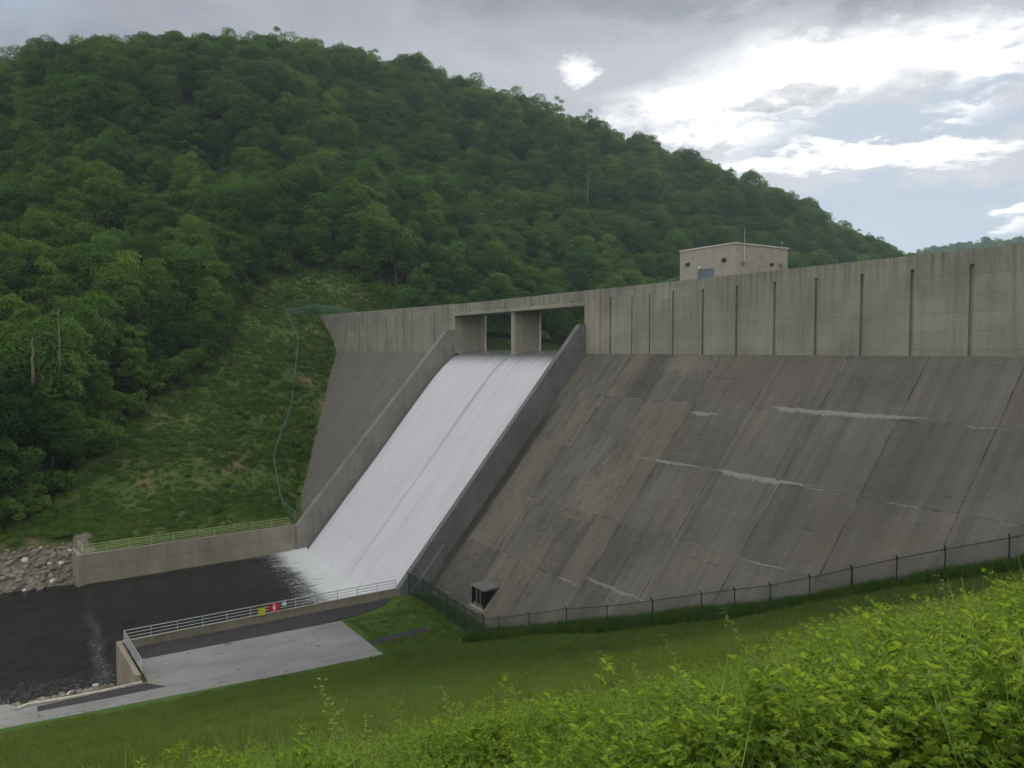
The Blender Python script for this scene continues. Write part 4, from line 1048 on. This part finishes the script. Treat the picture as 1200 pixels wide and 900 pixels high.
# ---- meadow undergrowth: low lumps and coarse tufts (stuff)
def tuft(name, seed, n, h, spread, wid, m, lean=0.25):
    r = np.random.RandomState(seed); V = []; F = []
    for i in range(n):
        an = r.uniform(0, 6.28); rad = spread * math.sqrt(r.random_sample()); p = np.array([rad * cos(an), rad * sin(an), -.02]); hh = h * r.uniform(.55, 1.15)
        an2 = r.uniform(0, 6.28); l = np.array([cos(an2), sin(an2), 0]) * hh * r.uniform(.1, lean * 2); w = np.array([-sin(an2 + r.uniform(-1, 1)), cos(an2), 0]) * wid * r.uniform(.6, 1.2)
        k = len(V); mid = p + l * .35 + [0, 0, hh * .6]; tp = p + l + [0, 0, hh]
        V += [p - w, p + w, mid + w * .7, mid - w * .7, tp + w * .1, tp - w * .1]; F += [(k, k + 1, k + 2, k + 3), (k + 3, k + 2, k + 4, k + 5)]
    return np_mesh(name, V, F, [M[m]])
def lump(name, seed, h, rad, n, leaf, m):
    r = np.random.RandomState(seed); dv = unit(r.normal(size=(n, 3))); dv[:, 2] = abs(dv[:, 2]); rr2 = r.uniform(.5, 1.05, n)[:, None]
    C = dv * rr2 * np.array([rad, rad, h]); V, F = quads(C, unit(dv + r.normal(size=(n, 3)) * .5 + [0, 0, .4]), leaf * r.uniform(.6, 1.3, n), r)
    return np_mesh(name, V, F, [M[m]])
mt = [lump('m', 1, .7, 1.0, 420, .09, 'meadow'), lump('m', 2, .45, .8, 320, .08, 'meadow'), lump('m', 3, .9, .8, 420, .08, 'meadow'), tuft('m', 4, 60, .8, .5, .02, 'meadow'), tuft('m', 5, 70, .55, .6, .022, 'meadow')]
mc = template_collection('meadow_plant', mt)
n = 36000; A1 = R_.uniform(-145, -38.8, n); B1 = R_.uniform(-34, 96, n)
den = vnoise(A1, B1, 7, 3) + .6 * vnoise(A1, B1, 2.6, 13)
WIDE = [(-30, 27), (-42, 22), (-60, 14), (-96, -6), (-106, -22), (-122, -34), (-142, -22), (-144, 8), (-130, 24), (-106, 36), (-94, 46), (-80, 56), (-68, 66), (-56, 78), (-54, 95), (-30, 95)]
okm = in_poly(A1, B1, WIDE) & (den + R_.uniform(-.3, .3, n) > -.42) & (B1 > np.interp(A1, [-97, -88, -74.5, -59.4, -50, -38.7], [.8, 5.0, 12.2, 19.2, 24.2, 28.6]) - 60 * (A1 < -98)) & ~((B1 > 55) & (A1 > -44.5)) & ~((A1 > -40.4) & (B1 > 55))
A1 = A1[okm]; B1 = B1[okm]; Z1 = ground_z(A1, B1); den = den[okm]
Pm = np.stack([O[0] + A1 * D[0] + B1 * N[0], O[1] + A1 * D[1] + B1 * N[1], Z1], -1); nm_ = len(A1); s1 = R_.uniform(.5, 1.15, nm_) * np.interp(den, [-.3, .4], [.6, 1.15])
s1 = s1 * np.interp(A1, [-46, -39], [1, .55])
scatter('meadow_undergrowth', Pm, np.stack([s1, s1, s1], -1), np.stack([np.zeros(nm_)] * 2 + [R_.uniform(0, 6.28, nm_)], -1), R_.choice(5, nm_, p=[.2, .22, .13, .2, .25]), mc, 'low tangled green undergrowth covering the far meadow')

# ---- mown slope: short grass (stuff)
gt = [tuft('g', 10 + i, 26, [.10, .14, .08, .17][i], .26, .009, 'blade', .45) for i in range(4)]
gcx = template_collection('grass_tuft', gt)
n = 150000; X1 = R_.uniform(-52, 62, n); Y1 = R_.uniform(5, 92, n)
a1, b1 = AB(X1, Y1)
PAVE = [(1.0, 26), (4.9, 29.5), (5.3, 34.6), (16.0, 34.6), (15.6, 43), (16.3, 49), (15.8, 56), (14.8, 64), (14.0, 90), (6, 90), (-40, 90), (-40, 55), (1, 55)]
sx = 0
PATHP = [(12.0, 35.3), (13.0, 35), (13.1, 31.5), (12.5, 28.5), (11.3, 28.6), (11.5, 31.5)]
ja = a1 + vnoise(a1, b1, .9, 61) * .5; jb = b1 + vnoise(a1, b1, 1.1, 62) * .5
okg = (a1 > 1.6) & ~in_poly(ja, jb, PAVE) & ~in_poly(a1, b1, PATHP) & (abs(X1 / Y1) < .80) & (b1 > np.interp(a1, [0, 17, 77], [23.8, 23.8, 3.6])) & (R_.random_sample(n) < np.interp(Y1, [5, 30, 90], [.9, .8, .65]))
okg &= ~((a1 < 2.4) & (b1 > 27.2))
X1 = X1[okg]; Y1 = Y1[okg]; a1 = a1[okg]; b1 = b1[okg]; Z1 = ground_z(a1, b1); ng_ = len(X1)
sg_ = R_.uniform(.7, 1.3, ng_) * (1 + .5 * (vnoise(a1, b1, 5, 31) > .1)) * np.interp(Y1, [5, 60], [1.0, 1.25])
scatter('grass', np.stack([X1, Y1, Z1], -1), np.stack([sg_] * 3, -1), np.stack([np.zeros(ng_)] * 2 + [R_.uniform(0, 6.28, ng_)], -1), R_.randint(0, 4, ng_), gcx, 'short mown grass on the slope and the toe lawn')
# taller grass between the fence and the dam face
tt = [tuft('t', 30 + i, 46, [.75, .95, .6][i], .35, .016, 'tall', .3) for i in range(3)]
tcx = template_collection('tall_grass_tuft', tt); Pt = []
for k in range(7000):
    a_ = R_.uniform(17, 82); bf = fb_cache[int(a_)] if 'fb_cache' in globals() else None
    if bf is None:
        fb_cache = {i: fb(i) for i in range(15, 86)}; bf = fb_cache[int(a_)]
    bf = fb_cache[int(a_)] + (fb_cache[int(a_) + 1] - fb_cache[int(a_)]) * (a_ - int(a_))
    b_ = bf + R_.uniform(-.2, 3.2) if R_.random_sample() < .85 else bf + R_.uniform(2.8, 4.2)
    w_ = W(a_, b_, gz(a_, b_)); Pt.append((w_.x, w_.y, w_.z))
nt = len(Pt); st = R_.uniform(.6, 1.15, nt)
scatter('tall_grass', Pt, np.stack([st] * 3, -1), np.stack([np.zeros(nt)] * 2 + [R_.uniform(0, 6.28, nt)], -1), R_.randint(0, 3, nt), tcx, 'dark uncut grass along the fence at the foot of the dam')

# ---- foreground weeds
def weed_mesh(name, seed, H, n_stem, leaf, nodes=15, m=('weed', 'stem'), leaflets=5, lean=-.22):
    r = np.random.RandomState(seed); V = []; F = []; mi = []
    def leafq(p, dirn, L, wdt, nrm):
        s = np.cross(dirn, nrm); s /= np.linalg.norm(s) + 1e-9; up = np.cross(s, dirn); k = len(V)
        V.extend([p, p + dirn * L * .45 + s * wdt + up * wdt * .35, p + dirn * L - up * wdt * .25, p + dirn * L * .45 - s * wdt + up * wdt * .35]); F.append((k, k + 1, k + 2, k + 2)); F.append((k, k + 2, k + 3, k + 3)); mi.extend([0, 0])
    for sidx in range(n_stem):
        an = r.uniform(0, 6.28); sp = r.uniform(0, .10); p = np.array([cos(an) * sp, sin(an) * sp, 0.0]); hh = H * r.uniform(.5, 1.0)
        out = np.array([cos(an) * .26 + lean, sin(an) * .26, 0]) * r.uniform(.2, 1.0)
        prev = p.copy(); seg = hh / nodes
        for k in range(nodes):
            t = (k + 1) / nodes; cur = p + out * hh * t ** 1.7 + np.array([0, 0, hh * t * (1 - .10 * t)]) + r.normal(size=3) * .004
            d_ = cur - prev; d_ /= np.linalg.norm(d_); sx_ = np.cross(d_, [1, .3, 0]); sx_ /= np.linalg.norm(sx_); w = .0042 * (1.15 - t)
            i0 = len(V); V.extend([prev - sx_ * w, prev + sx_ * w, cur + sx_ * w * .85, cur - sx_ * w * .85]); F.append((i0, i0 + 1, i0 + 2, i0 + 3)); mi.append(1)
            if t > .12:
                for side in ((0, 1) if r.random_sample() < .55 else (0,)):
                    ph = k * 2.4 + side * 3.1 + r.uniform(-.4, .4); od = np.array([cos(ph), sin(ph), r.uniform(.2, 1.0)]); od /= np.linalg.norm(od)
                    pl = leaf * r.uniform(.8, 1.5) * (1.35 - .8 * t); base = cur
                    for j in range(leaflets):
                        q_ = j / max(1, leaflets - 1); pos = base + od * pl * (.45 + .55 * q_) + np.array([0, 0, -.15 * pl * q_ ** 2])
                        if j == leaflets - 1: dd = od
                        else: sd_ = (1 if j % 2 else -1); dd = od * .55 + np.cross(od, [0, 0, 1]) * sd_ * .85
                        dd = dd + r.normal(size=3) * .16; dd /= np.linalg.norm(dd); nr = np.array([0, 0, 1.0]) + r.normal(size=3) * .6
                        leafq(pos, dd, leaf * r.uniform(.55, .9) * (1.2 - .55 * t), leaf * .19 * r.uniform(.8, 1.25) * (1.2 - .5 * t), nr)
            prev = cur
    V = np.array(V); F = [tuple(dict.fromkeys(f)) for f in F]
    me = bpy.data.meshes.new(name); me.from_pydata(V.tolist(), [], F)
    for x in m: me.materials.append(M[x])
    me.polygons.foreach_set('material_index', mi); me.update(); return me
wt = [weed_mesh('w', 200 + i, [1.05, .9, 1.15, .8, 1.0, .7][i], [6, 7, 5, 8, 6, 8][i], [.064, .075, .058, .070, .085, .062][i], 19, ('weed', 'stem'), 5) for i in range(6)]
wt += [weed_mesh('w', 230 + i, [1.2, 1.05][i], 5, .042, 24, ('weedlite', 'stem'), 5, -.3) for i in range(2)]
wt += [tuft('w', 240, 45, .85, .25, .005, 'weedlite', .35)]
wcx = template_collection('weed', wt)
n = 24000; Y1 = R_.uniform(2.6, 15.5, n); X1 = R_.uniform(-.85, .85, n) * (Y1 + 1.5)
sx = -.466 * X1 + .885 * Y1
lim = 11.5 + 2.6 * vnoise(X1, Y1, 3.0, 41) + np.interp(X1 / Y1, [-.6, -.2, .2, .7], [-.4, .2, .5, 2.2])
okw = (Y1 < lim) & (R_.random_sample(n) < np.interp(lim - Y1, [0, 1.5], [.25, .55]))
# keep clear of the lens
okw &= (np.hypot(X1, Y1) > 3.3)
X1 = X1[okw]; Y1 = Y1[okw]; a1, b1 = AB(X1, Y1); Z1 = ground_z(a1, b1); nw = len(X1); ixw = R_.choice(9, nw, p=[.12, .10, .11, .09, .09, .08, .15, .14, .12])
hm_ = np.array([1.0, .86, 1.1, .76, .95, .66, 1.12, 1.0, .9])[ixw]
env = (1.57 - .061 * Y1 + .022 * abs(X1)) * np.interp(np.hypot(X1, Y1), [3.3, 5.0], [.82, 1.0])
fld = .70 + .52 * vnoise(X1, Y1, 1.7, 51) + .34 * vnoise(X1, Y1, .65, 52) + np.interp(X1 / Y1, [-.5, .1, .6], [.04, 0, .08])
sw = env * np.minimum(fld, 1.0) * R_.uniform(.78, 1.06, nw) / hm_
print('weeds', nw, 'grass', ng_, 'meadow', nm_)
scatter('weeds', np.stack([X1, Y1, Z1], -1), np.stack([sw] * 3, -1), np.stack([np.zeros(nw)] * 2 + [R_.uniform(-.9, .9, nw)], -1), ixw, wcx, 'knee-high leafy green weeds filling the near slope')
# tall shoots that stand out of the weeds
stalk_m = [weed_mesh('shoot', 300 + i, 1.0, [1, 1, 1][i], [.026, .03, .036][i], 26, ('weedlite', 'stem'), 3, -.32) for i in range(3)]
grass_m = [weed_mesh('shoot', 320 + i, 1.0, 3, .028, 30, ('weedlite', 'stem'), 3, -.12) for i in range(2)]
def shoot(u, v, Y, me_, hgt, label, group):
    X = (u - 600) / 900 * Y; a_, b_ = AB(X, Y); z0 = gz(a_, b_); ztop = -(v - 410) / 900 * Y
    root = bpy.data.objects.new('tall_weed', me_); COL.objects.link(root); h_ = max(.5, ztop - z0); root.location = (X + .12, Y, z0); root.scale = (h_, h_, h_)
    root.rotation_euler = (0, 0, rr_.uniform(-.5, .5)); tag(root, label, 'weed', group)
shoot(398, 760, 6.2, grass_m[0], 1, 'tall feathery pale weed, highest of those in front of the paved pad', None)
shoot(440, 792, 6.5, grass_m[1], 1, 'feathery pale weed just right of the tallest one in front of the paved pad', None)
shoot(371, 798, 6.4, grass_m[1], 1, 'thin feathery pale weed just left of the tallest one in front of the paved pad', None)
for (u, v) in [(140, 893), (185, 880), (470, 815), (530, 790), (630, 778), (750, 728), (865, 700), (905, 680), (985, 668), (1075, 660), (1140, 655), (1190, 650), (265, 850), (325, 835), (345, 842), (560, 770), (500, 800), (690, 742), (655, 765), (720, 738), (770, 745), (812, 722), (845, 705), (886, 690), (930, 672), (962, 700), (1040, 668), (1112, 665), (1165, 640), (160, 885), (215, 872), (600, 800), (1010, 690)]:
    shoot(u, v, 7.0 + 3.0 * rr_.random(), rr_.choice(stalk_m), 1, 'pale green shoot rising above the near weeds', 'pale shoots above the near weeds')

# ---- riprap boulders
rockm = []
for k in range(5):
    bm = bmesh.new(); bmesh.ops.create_icosphere(bm, subdivisions=2, radius=1); rg = np.random.RandomState(60 + k); pl = unit(rg.normal(size=(9, 3))); dd = rg.uniform(.62, .9, 9)
    for v in bm.verts:
        c = np.array(v.co)
        for p_, d_ in zip(pl, dd):
            e = c @ p_
            if e > d_: c = c - p_ * (e - d_)
        v.co = Vector(c * np.array([1, .8, .62]))
    me = bpy.data.meshes.new('boulder'); bm.to_mesh(me); bm.free(); me.materials.append(M['rock']); rockm.append(me)
def boulder(a_, b_, s, label, group, dz=0):
    o = bpy.data.objects.new('boulder', rr_.choice(rockm)); COL.objects.link(o); o.location = W(a_, b_, gz(a_, b_) + s * .15 + dz)
    o.scale = (s, s, s); o.rotation_euler = (rr_.uniform(-.5, .5), rr_.uniform(-.5, .5), rr_.uniform(0, 6.28)); tag(o, label, 'boulder', group)
for k in range(255):
    b_ = 57.3 + 16 * rr_.random() ** 1.1; a_ = rr_.uniform(-44.3, -36.6); boulder(a_, b_, rr_.uniform(.28, .62), 'angular tan boulder in the riprap on the far bank', 'riprap on the far bank')
for k in range(120):
    b_ = rr_.uniform(55.6, 70); a_ = rr_.uniform(-.6, 5.5) if rr_.random() < .8 else rr_.uniform(5, 9.2); boulder(a_, b_, rr_.uniform(.15, .42), 'small tan rock at the water edge below the road', 'rocks on the near bank')

# ------------------------------------------------------------------ thin summer haze
q = MB(); q.box(-4000, 4000, -4000, 4000, -190, 420); hz = q.build('haze', None)
hz.data.materials.clear()
hm = bpy.data.materials.new('thin_haze'); hm.use_nodes = True; hm.node_tree.nodes.clear(); hb = NB(hm.node_tree)
ho = hb.new('ShaderNodeOutputMaterial'); pv = hb.new('ShaderNodeVolumePrincipled'); pv.inputs['Color'].default_value = (.68, .84, 1.0, 1)
pv.inputs['Density'].default_value = HAZE; pv.inputs['Anisotropy'].default_value = .35
hb.l.new(pv.outputs[0], ho.inputs['Volume']); hz.data.materials.append(hm); tag(hz, kind='stuff', label='thin bluish haze in the valley air')
